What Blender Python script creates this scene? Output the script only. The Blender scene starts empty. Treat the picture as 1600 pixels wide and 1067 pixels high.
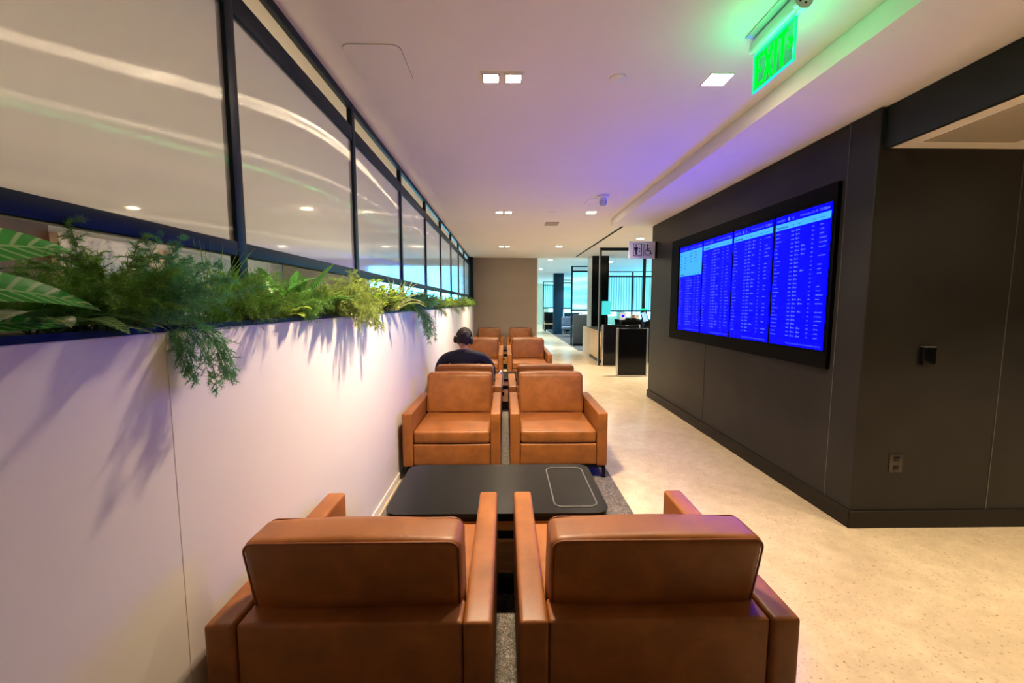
import bpy, bmesh, math, random
from mathutils import Vector, Matrix, Euler
PI = math.pi
scn = bpy.context.scene
C = scn.collection
H = 1.58          # eye height
random.seed(7)

# ---------------------------------------------------------------- camera, world, exposure
cd = bpy.data.cameras.new('camera'); cam = bpy.data.objects.new('camera', cd); C.objects.link(cam)
cam.location = (0, 0, H)
cam.rotation_euler = (math.radians(90 - 5.31), 0, math.radians(-0.98))
cd.sensor_width = 36; cd.lens = 640 / 1600 * 36; cd.clip_start = 0.02; cd.clip_end = 200
scn.camera = cam
w = bpy.data.worlds.new('world'); scn.world = w; w.use_nodes = True
w.node_tree.nodes['Background'].inputs[0].default_value = (0.55, 0.7, 0.9, 1)
w.node_tree.nodes['Background'].inputs[1].default_value = 0.3
vs = scn.view_settings
vs.view_transform = 'Standard'; vs.look = 'None'; vs.gamma = 1; vs.use_curve_mapping = False
vs.exposure = 0.12
WARM = (1.0, 0.755, 0.50)
P_TWIN, P_ONE, P_FAR = 38, 24, 85
SPREAD = math.radians(112)
SCREEN_E = 6.2

# ---------------------------------------------------------------- node helpers
def mat(name, col, rough=0.5, metal=0.0, emit=None, es=0.0, spec=None, coat=0):
    m = bpy.data.materials.new(name); m.use_nodes = True
    b = m.node_tree.nodes['Principled BSDF']
    b.inputs['Base Color'].default_value = (*col, 1)
    b.inputs['Roughness'].default_value = rough
    b.inputs['Metallic'].default_value = metal
    if spec is not None: b.inputs['Specular IOR Level'].default_value = spec
    if coat: b.inputs['Coat Weight'].default_value = coat; b.inputs['Coat Roughness'].default_value = 0.15
    if emit: b.inputs['Emission Color'].default_value = (*emit, 1); b.inputs['Emission Strength'].default_value = es
    return m
def N(m, t, **k):
    n = m.node_tree.nodes.new(t)
    for a, v in k.items(): setattr(n, a, v)
    return n
def L(m, a, b): m.node_tree.links.new(a, b)
def bsdf(m): return m.node_tree.nodes['Principled BSDF']
def pos(m, scale=(1, 1, 1), obj=False):
    if obj: src = N(m, 'ShaderNodeTexCoord').outputs['Object']
    else: src = N(m, 'ShaderNodeNewGeometry').outputs['Position']
    mp = N(m, 'ShaderNodeMapping'); mp.inputs['Scale'].default_value = scale
    L(m, src, mp.inputs[0]); return mp.outputs[0]
def noise(m, vec, scale, detail=4, rough=0.5, dist=0):
    n = N(m, 'ShaderNodeTexNoise'); n.inputs['Scale'].default_value = scale
    n.inputs['Detail'].default_value = detail; n.inputs['Roughness'].default_value = rough
    n.inputs['Distortion'].default_value = dist
    L(m, vec, n.inputs['Vector']); return n.outputs['Fac']
def ramp(m, fac, stops):
    r = N(m, 'ShaderNodeValToRGB'); e = r.color_ramp.elements
    e[0].position = stops[0][0]; e[0].color = (*stops[0][1], 1)
    e[1].position = stops[-1][0]; e[1].color = (*stops[-1][1], 1)
    for p, c in stops[1:-1]:
        k = e.new(p); k.color = (*c, 1)
    L(m, fac, r.inputs[0]); return r.outputs[0]
def bump(m, h, strength=0.3, dist=0.01, target=None):
    b = N(m, 'ShaderNodeBump'); b.inputs['Strength'].default_value = strength; b.inputs['Distance'].default_value = dist
    L(m, h, b.inputs['Height'])
    L(m, b.outputs[0], (target or bsdf(m)).inputs['Normal']); return b
def mul(c, k): return tuple(min(1, x * k) for x in c)

def mottled(name, col, rough, var=0.15, scale=3, bs=0.0, bscale=60, obj=False, metal=0.0, spec=None, bd=0.004):
    m = mat(name, col, rough, metal, spec=spec); p = pos(m, obj=obj)
    f = noise(m, p, scale, 6, 0.6)
    L(m, ramp(m, f, [(0.3, mul(col, 1 - var)), (0.7, mul(col, 1 + var))]), bsdf(m).inputs['Base Color'])
    if bs: bump(m, noise(m, p, bscale, 4), bs, bd)
    return m

M = {}
M['ceiling'] = mottled('ceiling_paint', (0.78, 0.74, 0.70), 0.85, 0.02, 1.2)
M['white_wall'] = mottled('cream_wall', (0.74, 0.70, 0.67), 0.42, 0.02, 1.5)
M['taupe'] = mottled('taupe_wall', (0.36, 0.31, 0.25), 0.7, 0.05, 2)
M['dark_wall'] = mottled('charcoal_plaster', (0.0175, 0.0165, 0.0155), 0.5, 0.28, 1.6, 0.12, 25, spec=0.25)
M['header'] = mottled('charcoal_header', (0.014, 0.017, 0.016), 0.5, 0.1, 2, spec=0.2)
M['dark_base'] = mat('charcoal_skirting', (0.014, 0.011, 0.008), 0.5, spec=0.2)
M['light_base'] = mat('pale_skirting', (0.62, 0.58, 0.52), 0.4)
M['steel'] = mat('blackened_steel', (0.006, 0.014, 0.020), 0.42, spec=0.15)
M['black'] = mat('black_laminate', (0.008, 0.008, 0.008), 0.27, spec=0.17)
M['gloss_black'] = mat('gloss_black', (0.004, 0.004, 0.005), 0.15, spec=0.25)
M['bezel'] = mat('bezel_black', (0.002, 0.002, 0.002), 0.5, spec=0.04)
M['silver'] = mat('brushed_silver', (0.55, 0.55, 0.55), 0.35, 0.9)
M['white_plastic'] = mat('white_plastic', (0.8, 0.8, 0.8), 0.4)
M['grey_metal'] = mat('grey_metal', (0.55, 0.57, 0.58), 0.4, 0.4)
M['grey_lam'] = mottled('grey_laminate', (0.045, 0.048, 0.046), 0.5, 0.15, 6)
M['navy'] = mat('navy_cladding', (0.002, 0.022, 0.042), 0.5, spec=0.2)
M['outline'] = mat('panel_gap', (0.10, 0.09, 0.08), 0.8)
M['brown_wall'] = mottled('brown_wall', (0.075, 0.035, 0.018), 0.6, 0.1, 3)
M['rubber'] = mat('black_rubber', (0.01, 0.01, 0.01), 0.6)

# polished concrete
m = mat('polished_concrete', (0.5, 0.4, 0.28), 0.22); M['floor'] = m
p = pos(m)
f1 = noise(m, p, 1.1, 8, 0.65, 0.6)
c1 = ramp(m, f1, [(0.3, (0.43, 0.35, 0.23)), (0.5, (0.50, 0.415, 0.28)), (0.72, (0.57, 0.485, 0.34))])
f2 = noise(m, p, 55, 3, 0.7)
c2 = ramp(m, f2, [(0.32, (0.45, 0.42, 0.38)), (0.40, (1, 1, 1))])
f3 = noise(m, p, 9, 6, 0.7)
c3 = ramp(m, f3, [(0.3, (0.86, 0.86, 0.86)), (0.7, (1.06, 1.05, 1.04))])
for a in (c2, c3):
    mx = N(m, 'ShaderNodeMix', data_type='RGBA', blend_type='MULTIPLY'); mx.inputs[0].default_value = 1
    L(m, c1, mx.inputs[6]); L(m, a, mx.inputs[7]); c1 = mx.outputs[2]
L(m, c1, bsdf(m).inputs['Base Color'])
L(m, ramp(m, f3, [(0.3, (0.20,) * 3), (0.75, (0.235,) * 3)]), bsdf(m).inputs['Roughness'])

# leather
def leather(name, col):
    m = mat(name, col, 0.42, spec=0.35); p = pos(m, obj=True)
    f = noise(m, p, 7, 7, 0.65, 0.3)
    L(m, ramp(m, f, [(0.25, mul(col, 0.68)), (0.5, col), (0.78, mul(col, 1.35))]), bsdf(m).inputs['Base Color'])
    L(m, ramp(m, f, [(0.3, (0.36,) * 3), (0.7, (0.5,) * 3)]), bsdf(m).inputs['Roughness'])
    v = N(m, 'ShaderNodeTexVoronoi'); v.inputs['Scale'].default_value = 320; L(m, p, v.inputs['Vector'])
    bump(m, v.outputs['Distance'], 0.18, 0.001)
    return m
M['leather'] = leather('cognac_leather', (0.225, 0.077, 0.016))
M['piping'] = leather('piping_leather', (0.22, 0.07, 0.02))

# wood veneer
def wood(name, col, sc=(2, 2, 26)):
    m = mat(name, col, 0.45); p = pos(m, sc, obj=True)
    f = noise(m, p, 3, 5, 0.6, 0.5)
    L(m, ramp(m, f, [(0.3, mul(col, 0.72)), (0.7, mul(col, 1.2))]), bsdf(m).inputs['Base Color'])
    return m
M['wood'] = wood('oak_veneer', (0.60, 0.36, 0.14))
M['pale_wood'] = wood('pale_oak_veneer', (0.62, 0.45, 0.27))

# rug
m = mat('flecked_rug', (0.08, 0.07, 0.06), 0.95); M['rug'] = m
p = pos(m, (1, 1, 1)); f = noise(m, p, 70, 3, 0.7, 1.5)
L(m, ramp(m, f, [(0.38, (0.035, 0.031, 0.027)), (0.55, (0.12, 0.105, 0.088)), (0.68, (0.30, 0.27, 0.23))]), bsdf(m).inputs['Base Color'])
bump(m, f, 0.6, 0.004)

# stone
m = mat('veined_stone', (0.5, 0.4, 0.3), 0.35); M['stone'] = m
p = pos(m); f = noise(m, p, 1.6, 8, 0.65, 1.6)
L(m, ramp(m, f, [(0.36, (0.16, 0.11, 0.085)), (0.46, (0.42, 0.32, 0.26)), (0.58, (0.56, 0.42, 0.32)), (0.7, (0.66, 0.52, 0.40))]), bsdf(m).inputs['Base Color'])

# reeded frosted glass: part see-through, part milky, with fine vertical ridges
m = bpy.data.materials.new('reeded_glass'); m.use_nodes = True; M['reeded'] = m
nt = m.node_tree; pb = bsdf(m)
pb.inputs['Base Color'].default_value = (0.94, 0.97, 1, 1); pb.inputs['Roughness'].default_value = 0.10
pb.inputs['Transmission Weight'].default_value = 1; pb.inputs['IOR'].default_value = 1.06
pb.inputs['Specular IOR Level'].default_value = 0.5
df = N(m, 'ShaderNodeBsdfDiffuse'); df.inputs[0].default_value = (0.62, 0.63, 0.62, 1)
tr = N(m, 'ShaderNodeBsdfTranslucent'); tr.inputs[0].default_value = (0.8, 0.82, 0.82, 1)
m1 = N(m, 'ShaderNodeMixShader'); m1.inputs[0].default_value = 0.5; L(m, df.outputs[0], m1.inputs[1]); L(m, tr.outputs[0], m1.inputs[2])
m2 = N(m, 'ShaderNodeMixShader'); m2.inputs[0].default_value = 0.22; L(m, pb.outputs[0], m2.inputs[1]); L(m, m1.outputs[0], m2.inputs[2])
gl = N(m, 'ShaderNodeBsdfAnisotropic'); gl.inputs['Color'].default_value = (1, 1, 1, 1); gl.inputs['Anisotropy'].default_value = -0.955
gn = noise(m, pos(m, (1, 260, 40)), 1.0, 2)          # the fine ridges catch light unevenly
L(m, ramp(m, gn, [(0.3, (0.19,) * 3), (0.7, (0.26,) * 3)]), gl.inputs['Roughness'])
tg = N(m, 'ShaderNodeTangent', direction_type='RADIAL', axis='Z'); L(m, tg.outputs[0], gl.inputs['Tangent'])
m3 = N(m, 'ShaderNodeMixShader'); m3.inputs[0].default_value = 0.17; L(m, m2.outputs[0], m3.inputs[1]); L(m, gl.outputs[0], m3.inputs[2])
L(m, m3.outputs[0], nt.nodes['Material Output'].inputs['Surface'])

# fluted panels: daylight coming through is put in as streaky emission
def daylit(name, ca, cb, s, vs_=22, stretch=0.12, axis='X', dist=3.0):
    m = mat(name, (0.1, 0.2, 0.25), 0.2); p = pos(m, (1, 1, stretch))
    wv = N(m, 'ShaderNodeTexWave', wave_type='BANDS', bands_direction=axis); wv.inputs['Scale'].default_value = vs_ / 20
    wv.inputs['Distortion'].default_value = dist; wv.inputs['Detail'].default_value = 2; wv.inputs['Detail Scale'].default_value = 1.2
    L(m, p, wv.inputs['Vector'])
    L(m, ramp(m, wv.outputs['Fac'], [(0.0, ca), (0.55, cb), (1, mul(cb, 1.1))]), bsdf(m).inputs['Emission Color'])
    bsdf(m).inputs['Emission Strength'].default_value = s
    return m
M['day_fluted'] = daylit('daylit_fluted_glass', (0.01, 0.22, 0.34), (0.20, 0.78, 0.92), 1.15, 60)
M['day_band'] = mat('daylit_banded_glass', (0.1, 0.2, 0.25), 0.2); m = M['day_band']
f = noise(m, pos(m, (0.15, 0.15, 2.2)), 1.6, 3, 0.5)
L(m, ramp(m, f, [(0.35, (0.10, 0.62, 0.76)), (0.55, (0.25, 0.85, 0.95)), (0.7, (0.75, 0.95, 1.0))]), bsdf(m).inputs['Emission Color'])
bsdf(m).inputs['Emission Strength'].default_value = 1.1  # daylight through the banded glass, put in as the panel's own glow
M['sky_pane'] = mat('bright_daylight_pane', (0.1, 0.2, 0.25), 0.3, emit=(0.13, 0.60, 0.88), es=8)
M['lens'] = mat('lamp_lens', (1, 0.9, 0.75), 0.5, emit=(1.0, 0.80, 0.52), es=240)
M['lens_single'] = mat('lamp_lens_single', (1, 0.9, 0.75), 0.5, emit=(1.0, 0.82, 0.55), es=80)
M['recess'] = mat('lamp_recess', (0.75, 0.72, 0.68), 0.35)
M['green_edge'] = mat('green_lit_acrylic_edge', (0.0, 0.2, 0.1), 0.2, emit=(0.0, 1.0, 0.36), es=0.8)
M['green_letters'] = mat('green_lit_letters', (0.0, 0.02, 0.0), 0.5, spec=0.0, emit=(0.0, 1.0, 0.03), es=1.1)
m = bpy.data.materials.new('green_clear_acrylic'); m.use_nodes = True; M['green_plate'] = m
b = bsdf(m); b.inputs['Base Color'].default_value = (0.12, 0.62, 0.30, 1); b.inputs['Roughness'].default_value = 0.05; b.inputs['Specular IOR Level'].default_value = 0
b.inputs['Transmission Weight'].default_value = 0.9; b.inputs['IOR'].default_value = 1.1
b.inputs['Emission Color'].default_value = (0.0, 0.9, 0.25, 1); b.inputs['Emission Strength'].default_value = 0.06
M['screen_blue'] = mat('lit_blue_screen', (0, 0, 0.02), 0.5, spec=0.05, emit=(0.0, 0.0, 1.0), es=SCREEN_E)
M['screen_band'] = mat('lit_pale_blue_band', (0, 0, 0.02), 0.5, spec=0.05, emit=(0.055, 0.43, 1.0), es=1.05)
M['screen_white'] = mat('lit_white_text', (0, 0, 0), 0.5, spec=0.05, emit=(0.12, 0.20, 1.0), es=1.0)
M['screen_dark'] = mat('dark_text', (0, 0.02, 0.1), 0.5, spec=0.05, emit=(0.0, 0.05, 0.3), es=0.6)
M['cyan_screen'] = mat('lit_cyan_screen', (0, 0, 0), 0.3, emit=(0.08, 0.75, 0.72), es=1.0)
M['phone_screen'] = mat('lit_phone_screen', (0, 0, 0), 0.3, emit=(0.35, 0.65, 1.0), es=1.2)
M['led_green'] = mat('green_led', (0, 0.1, 0), 0.3, emit=(0.0, 1.0, 0.25), es=2.0)
M['sign_face'] = mat('pale_sign_face', (0.78, 0.84, 0.95), 0.4)
M['sign_ink'] = mat('navy_sign_ink', (0.008, 0.012, 0.04), 0.5)
M['skin'] = mottled('skin', (0.50, 0.27, 0.19), 0.5, 0.06, 20, obj=True)
M['hair'] = mottled('brown_hair', (0.020, 0.009, 0.007), 0.75, 0.7, 45, 1.0, 90, obj=True, bd=0.012)
M['shirt'] = mottled('navy_shirt', (0.004, 0.005, 0.018), 0.9, 0.2, 8, 0.3, 30, obj=True)
M['jeans'] = mottled('dark_trousers', (0.02, 0.025, 0.05), 0.85, 0.2, 20, obj=True)
M['shoe'] = mat('dark_shoe', (0.02, 0.02, 0.02), 0.5)
M['soil'] = mottled('soil', (0.02, 0.012, 0.007), 0.95, 0.4, 30, 0.6, 40)
M['grey_fabric'] = mottled('grey_blue_fabric', (0.10, 0.13, 0.18), 0.9, 0.1, 20)

def leafmat(name, col, rough=0.45, striped=None, var=0.35):
    m = mat(name, col, rough); b = bsdf(m)
    base = ramp(m, noise(m, pos(m), 14, 3), [(0.3, mul(col, 1 - var)), (0.7, mul(col, 1 + var))])
    if striped:
        uv = N(m, 'ShaderNodeUVMap'); sx = N(m, 'ShaderNodeSeparateXYZ'); L(m, uv.outputs[0], sx.inputs[0])
        # herringbone veins: along + |across|
        a = N(m, 'ShaderNodeMath', operation='ABSOLUTE'); L(m, sx.outputs[0], a.inputs[0])
        k = N(m, 'ShaderNodeMath', operation='MULTIPLY_ADD'); L(m, a.outputs[0], k.inputs[0]); k.inputs[1].default_value = -0.07; L(m, sx.outputs[1], k.inputs[2])
        s = N(m, 'ShaderNodeMath', operation='MULTIPLY'); L(m, k.outputs[0], s.inputs[0]); s.inputs[1].default_value = 15 * 2 * PI
        sn = N(m, 'ShaderNodeMath', operation='SINE'); L(m, s.outputs[0], sn.inputs[0])
        st = ramp(m, sn.outputs[0], [(0.45, (0, 0, 0)), (0.85, (1, 1, 1))])
        mid = N(m, 'ShaderNodeMath', operation='LESS_THAN'); L(m, a.outputs[0], mid.inputs[0]); mid.inputs[1].default_value = 0.07
        mxx = N(m, 'ShaderNodeMath', operation='MAXIMUM'); L(m, st, mxx.inputs[0]); L(m, mid.outputs[0], mxx.inputs[1])
        mx = N(m, 'ShaderNodeMix', data_type='RGBA'); L(m, mxx.outputs[0], mx.inputs[0]); L(m, base, mx.inputs[6]); mx.inputs[7].default_value = (*striped, 1)
        base = mx.outputs[2]
    L(m, base, b.inputs['Base Color'])
    t = N(m, 'ShaderNodeBsdfTranslucent'); L(m, base, t.inputs[0])
    mm = N(m, 'ShaderNodeMixShader'); mm.inputs[0].default_value = 0.3
    L(m, b.outputs[0], mm.inputs[1]); L(m, t.outputs[0], mm.inputs[2]); L(m, mm.outputs[0], m.node_tree.nodes['Material Output'].inputs['Surface'])
    return m
M['asparagus'] = leafmat('feathery_green', (0.14, 0.46, 0.21))
M['olive_fern'] = leafmat('olive_feathery_green', (0.33, 0.44, 0.09))
M['zebra'] = leafmat('zebra_leaf', (0.05, 0.46, 0.04), 0.35, (0.42, 0.72, 0.25), 0.2)
M['zebra_dark'] = leafmat('dark_zebra_leaf', (0.02, 0.11, 0.025), 0.35, (0.30, 0.48, 0.16), 0.2)
M['grass'] = leafmat('grass_green', (0.18, 0.42, 0.06))
M['lime'] = leafmat('lime_leaf', (0.45, 0.66, 0.08))
M['fern'] = leafmat('fern_green', (0.13, 0.34, 0.06))
M['pale_leaf'] = leafmat('pale_leaf', (0.45, 0.54, 0.22))
M['stem'] = mat('green_stem', (0.13, 0.20, 0.05), 0.6)

# ---------------------------------------------------------------- mesh helpers
def add_box(bm, lo, hi, bev=0, mtx=None):
    vs_ = [bm.verts.new((x, y, z)) for x in (lo[0], hi[0]) for y in (lo[1], hi[1]) for z in (lo[2], hi[2])]
    fs = [bm.faces.new([vs_[i] for i in q]) for q in ((0, 1, 3, 2), (4, 6, 7, 5), (0, 4, 5, 1), (2, 3, 7, 6), (0, 2, 6, 4), (1, 5, 7, 3))]
    if mtx:
        for v in vs_: v.co = mtx @ v.co
    if bev:
        es = list({e for f in fs for e in f.edges})
        bmesh.ops.bevel(bm, geom=es, offset=bev, segments=3, profile=0.5, affect='EDGES')
def rbox(bm, c, s, r=0.03, crown=(0, 0, 0), n=10, fn=None):
    """rounded, slightly puffed box; fn reshapes each point"""
    hx, hy, hz = s[0] / 2, s[1] / 2, s[2] / 2; cache = {}
    def P(u):
        key = tuple(round(a, 5) for a in u)
        if key in cache: return cache[key]
        q = Vector((u[0] * hx, u[1] * hy, u[2] * hz))
        inn = Vector([max(-h + r, min(h - r, a)) for a, h in zip(q, (hx, hy, hz))])
        d = q - inn
        if d.length > 1e-9: q = inn + d.normalized() * r
        k = [1 - a * a for a in u]
        q += Vector((math.copysign(crown[0], u[0]) * k[1] * k[2] * (abs(u[0]) ** 3), math.copysign(crown[1], u[1]) * k[0] * k[2] * (abs(u[1]) ** 3), math.copysign(crown[2], u[2]) * k[0] * k[1] * (abs(u[2]) ** 3)))
        q += Vector(c)
        if fn: q = fn(q)
        cache[key] = bm.verts.new(q); return cache[key]
    def lin(h):  # denser towards edges
        a = [-1, -1 + 0.3 * r / h, -1 + 0.65 * r / h, -1 + r / h]
        mid = [a[-1] + (2 - 2 * r / h) * i / n for i in range(1, n)]
        return a + mid + [-x for x in reversed(a)]
    g = [lin(hx), lin(hy), lin(hz)]
    for ax in range(3):
        a1, a2 = [(1, 2), (2, 0), (0, 1)][ax]
        for sgn in (-1, 1):
            for i in range(len(g[a1]) - 1):
                for j in range(len(g[a2]) - 1):
                    pts = []
                    for ii, jj in ((i, j), (i + 1, j), (i + 1, j + 1), (i, j + 1)):
                        u = [0, 0, 0]; u[ax] = sgn; u[a1] = g[a1][ii]; u[a2] = g[a2][jj]; pts.append(P(u))
                    if sgn < 0: pts.reverse()
                    if len(set(pts)) == 4: bm.faces.new(pts)
def add_tube(bm, pts, r, seg=8, closed=False, cap=True):
    pts = [Vector(p) for p in pts]; rings = []; n = len(pts)
    rr = r if isinstance(r, (list, tuple)) else [r] * n
    up = None
    for i, p in enumerate(pts):
        a = pts[(i - 1) % n] if (closed or i > 0) else p; b = pts[(i + 1) % n] if (closed or i < n - 1) else p
        t = (b - a).normalized()
        if up is None: up = t.orthogonal().normalized()
        up = (up - t * up.dot(t)); up = up.normalized() if up.length > 1e-6 else t.orthogonal().normalized()
        s = t.cross(up)
        rings.append([bm.verts.new(p + (up * math.cos(k * 2 * PI / seg) + s * math.sin(k * 2 * PI / seg)) * rr[i]) for k in range(seg)])
    m_ = n if closed else n - 1
    for i in range(m_):
        A, B = rings[i], rings[(i + 1) % n]
        for k in range(seg): bm.faces.new((A[k], A[(k + 1) % seg], B[(k + 1) % seg], B[k]))
    if cap and not closed:
        bm.faces.new(list(reversed(rings[0]))); bm.faces.new(rings[-1])
def rrect(cx, cy, w_, h_, r, n=6):
    out = []
    for sx, sy, a0 in ((1, 1, 0), (-1, 1, 90), (-1, -1, 180), (1, -1, 270)):
        for k in range(n + 1):
            a = math.radians(a0 + 90 * k / n)
            out.append((cx + sx * (w_ / 2 - r) + r * math.cos(a), cy + sy * (h_ / 2 - r) + r * math.sin(a)))
    return out
def add_prism(bm, poly, z0, z1, bev=0, fn=None):
    fn = fn or (lambda x, y, z: (x, y, z))
    a = [bm.verts.new(fn(x, y, z0)) for x, y in poly]; b = [bm.verts.new(fn(x, y, z1)) for x, y in poly]
    fs = [bm.faces.new(list(reversed(a))), bm.faces.new(b)]
    n = len(poly)
    for i in range(n): fs.append(bm.faces.new((a[i], a[(i + 1) % n], b[(i + 1) % n], b[i])))
    if bev:
        es = list(set(fs[0].edges) | set(fs[1].edges))
        bmesh.ops.bevel(bm, geom=es, offset=bev, segments=3, profile=0.5, affect='EDGES')
def lathe(bm, prof, c=(0, 0, 0), seg=24, mtx=None):
    rings = []
    for r, z in prof:
        rings.append([bm.verts.new(Vector((r * math.cos(2 * PI * k / seg), r * math.sin(2 * PI * k / seg), z))) for k in range(seg)])
    for A, B in zip(rings, rings[1:]):
        for k in range(seg): bm.faces.new((A[k], A[(k + 1) % seg], B[(k + 1) % seg], B[k]))
    bm.faces.new(list(reversed(rings[0]))); bm.faces.new(rings[-1])
    for ring in rings:
        for v in ring: v.co = (mtx @ v.co if mtx else v.co) + Vector(c)
def obj(name, bm, m, parent=None, smooth=False, label=None, link=True):
    bmesh.ops.recalc_face_normals(bm, faces=bm.faces)
    me = bpy.data.meshes.new(name); bm.to_mesh(me); bm.free()
    for mm in (m if isinstance(m, (list, tuple)) else [m]): me.materials.append(mm)
    if smooth:
        for pl in me.polygons: pl.use_smooth = True
        if smooth == 'auto': me.set_sharp_from_angle(angle=math.radians(35))
    o = bpy.data.objects.new(name, me); C.objects.link(o)
    if parent: o.parent = parent
    if label: o['label'] = label
    return o
def boxo(name, lo, hi, m, parent=None, bev=0, **k):
    bm = bmesh.new(); add_box(bm, lo, hi, bev); return obj(name, bm, m, parent, smooth='auto' if bev else False, **k)
def struct(name, lo, hi, m, bev=0):
    o = boxo(name, lo, hi, m, None, bev); o['kind'] = 'structure'; return o
def thing(name, label, cat, loc=(0, 0, 0), rz=0, group=None):
    o = bpy.data.objects.new(name, None); C.objects.link(o); o.empty_display_size = 0.1
    o.location = loc; o.rotation_euler = (0, 0, rz); return tag(o, label, cat, group)
def tag(o, label, cat, group=None):
    o['label'] = label; o['category'] = cat
    if group: o['group'] = group
    elif 'group' in o.keys(): del o['group']
    return o
def dup(root, loc, rz=0, label=None, group=None):
    r = root.copy(); C.objects.link(r); r.location = loc; r.rotation_euler = (0, 0, rz)
    if label: r['label'] = label
    if group: r['group'] = group
    def rec(a, b):
        for ch in list(a.children):
            c = ch.copy()
            C.objects.link(c); c.parent = b; rec(ch, c)
    rec(root, r); return r
def text_bm(bm, s, size, fn, align='LEFT', offset=0.0, thick=0.0):
    """lettering laid out in (x, y) and mapped into place by fn(x, y, z)"""
    cu = bpy.data.curves.new('t', 'FONT'); cu.body = s; cu.size = size; cu.align_x = align; cu.offset = offset; cu.extrude = thick; cu.resolution_u = 3
    o = bpy.data.objects.new('t', cu); C.objects.link(o)
    bpy.context.view_layer.update()
    me = bpy.data.meshes.new_from_object(o.evaluated_get(bpy.context.evaluated_depsgraph_get()))
    n0 = len(bm.verts); bm.from_mesh(me); bm.verts.ensure_lookup_table()
    for v in bm.verts[n0:]: v.co = fn(*v.co)
    bpy.data.objects.remove(o); bpy.data.curves.remove(cu); bpy.data.meshes.remove(me)

# ---------------------------------------------------------------- the room
CZ = 2.965           # main ceiling
SZ = 2.843           # lower soffit on the right
XW = 2.43            # face of dark wall
YW = 2.725           # its near corner
YE = 6.86            # its far end
XP = -1.06           # glass partition face
XL = -0.96           # half wall face
struct('floor', (-7.6, -4, -0.1), (9, 32, 0), M['floor'])
struct('ceiling', (-7.6, -4, CZ), (9, 12.75, CZ + 0.2), M['ceiling'])
struct('ceiling_beyond', (-7.6, 12.75, 3.1), (9, 32, 3.3), mottled('white_hall_ceiling', (0.80, 0.84, 0.86), 0.8, 0.02, 1))
struct('trim_10', (0.985, 12.752, 0), (1.015, 12.95, 3.1), mat('white_return', (0.85, 0.84, 0.80), 0.5))  # light on the end wall's return, put in as a white strip
struct('trim_1', (1.75, -4, SZ), (6.2, YE, CZ), M['ceiling'], 0.004)                 # dropped soffit
struct('wall_right', (XW, YW, 0), (6.2, YE - 0.02, SZ), M['dark_wall'], 0.012)
struct('trim_2', (XW + 0.035, -4, 2.58), (XW + 0.07, YW, SZ), M['header'], 0.004)      # header above the opening
struct('ceiling_alcove', (XW + 0.07, -4, 2.585), (6.2, YW, SZ), M['ceiling'])
struct('wall_right_alcove', (6.2, -4, 0), (6.35, YE, SZ), M['dark_wall'])
struct('wall_back', (-7.6, -4.15, 0), (6.35, -4, CZ), M['brown_wall'])
struct('wall_left', (-1.40, -4, 0), (XL, 12.75, 1.50), M['white_wall'], 0.003)
struct('wall_end', (-1.08, 12.75, 0), (0.985, 12.95, CZ + 0.14), M['taupe'])
struct('wall_left_far', (-7.75, -4, 0), (-7.6, 32, 3.1), mottled('sand_wall', (0.62, 0.47, 0.34), 0.8, 0.03, 1))
struct('wall_far', (-7.6, 32, 0), (9, 32.15, 3.1), mottled('warm_wall', (0.78, 0.66, 0.48), 0.8, 0.03, 1))
struct('wall_right_far', (9, YE, 0), (9.15, 32, 3.1), M['taupe'])
struct('baseboard_right', (XW - 0.012, YW - 0.012, 0), (XW - 0.0005, YE, 0.125), M['dark_base'], 0.003)
struct('baseboard_alcove', (XW - 0.012, YW - 0.013, 0), (6.2, YW - 0.0005, 0.125), M['dark_base'], 0.003)
struct('baseboard_left', (XL + 0.0005, -4, 0), (XL + 0.010, 12.75, 0.06), M['light_base'], 0.002)
# fine vertical joints of the wall cladding
jm = mat('joint_line', (0.075, 0.068, 0.06), 0.5)
struct('trim_3', (XW - 0.0025, 2.955, 0.125), (XW - 0.0005, 2.961, SZ), jm)
struct('trim_4', (3.40, YW - 0.0025, 0.125), (3.406, YW - 0.0005, 2.58), jm)
struct('trim_5', (XW - 0.0025, 4.90, 0.125), (XW - 0.0005, 4.903, 1.09), M['header'])
# wall joint marks on the half wall
for i, y in enumerate((1.17, 4.74, 8.4, 11.3)):
    struct('trim_%d' % (6 + i), (XL, y, 0.06), (XL + 0.0008, y + 0.0025, 1.50), M['light_base'])

# other room seen past the glass
struct('wall_brown', (-7.60, -4, 0), (-7.50, 7.0, CZ), M['brown_wall'])
struct('wall_stone', (-7.60, 7.0, 0), (-7.35, 8.7, 2.75), M['stone'])
struct('wall_stone_2', (-7.60, 9.4, 0), (-7.45, 11.5, 2.75), M['taupe'])
wf = thing('window_wall', 'tall daylight windows beyond the glass partition', 'window', (0, 14.2, 0)); wf['kind'] = 'structure'; wf.name = 'window_1'
del wf['label']; del wf['category']
x = -7.5; k = 0
while x < -1.5:
    boxo('pane', (x + 0.03, 0, 0.9), (min(x + 1.2, -1.12) - 0.03, 0.02, 2.84), M['sky_pane'], wf)
    boxo('mullion', (x - 0.03, -0.04, 0.9), (x + 0.03, 0.04, 2.96), M['steel'], wf); x += 1.2
boxo('window_sill', (-7.5, -0.05, 0.82), (-1.12, 0.05, 0.9), M['light_base'], wf)
boxo('window_head', (-7.5, -0.05, 2.84), (-1.12, 0.05, 3.095), M['taupe'], wf)
boxo('window_side', (-7.5, -0.06, 0.9), (-5.2, 0.06, 2.84), M['taupe'], wf)
boxo('window_side', (-5.195, -0.06, 0.9), (-4.6, 0.06, 2.84), M['light_base'], wf)
struct('wall_under_window', (-7.6, 14.2, 0), (-1.10, 14.35, 0.82), M['taupe'])
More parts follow.
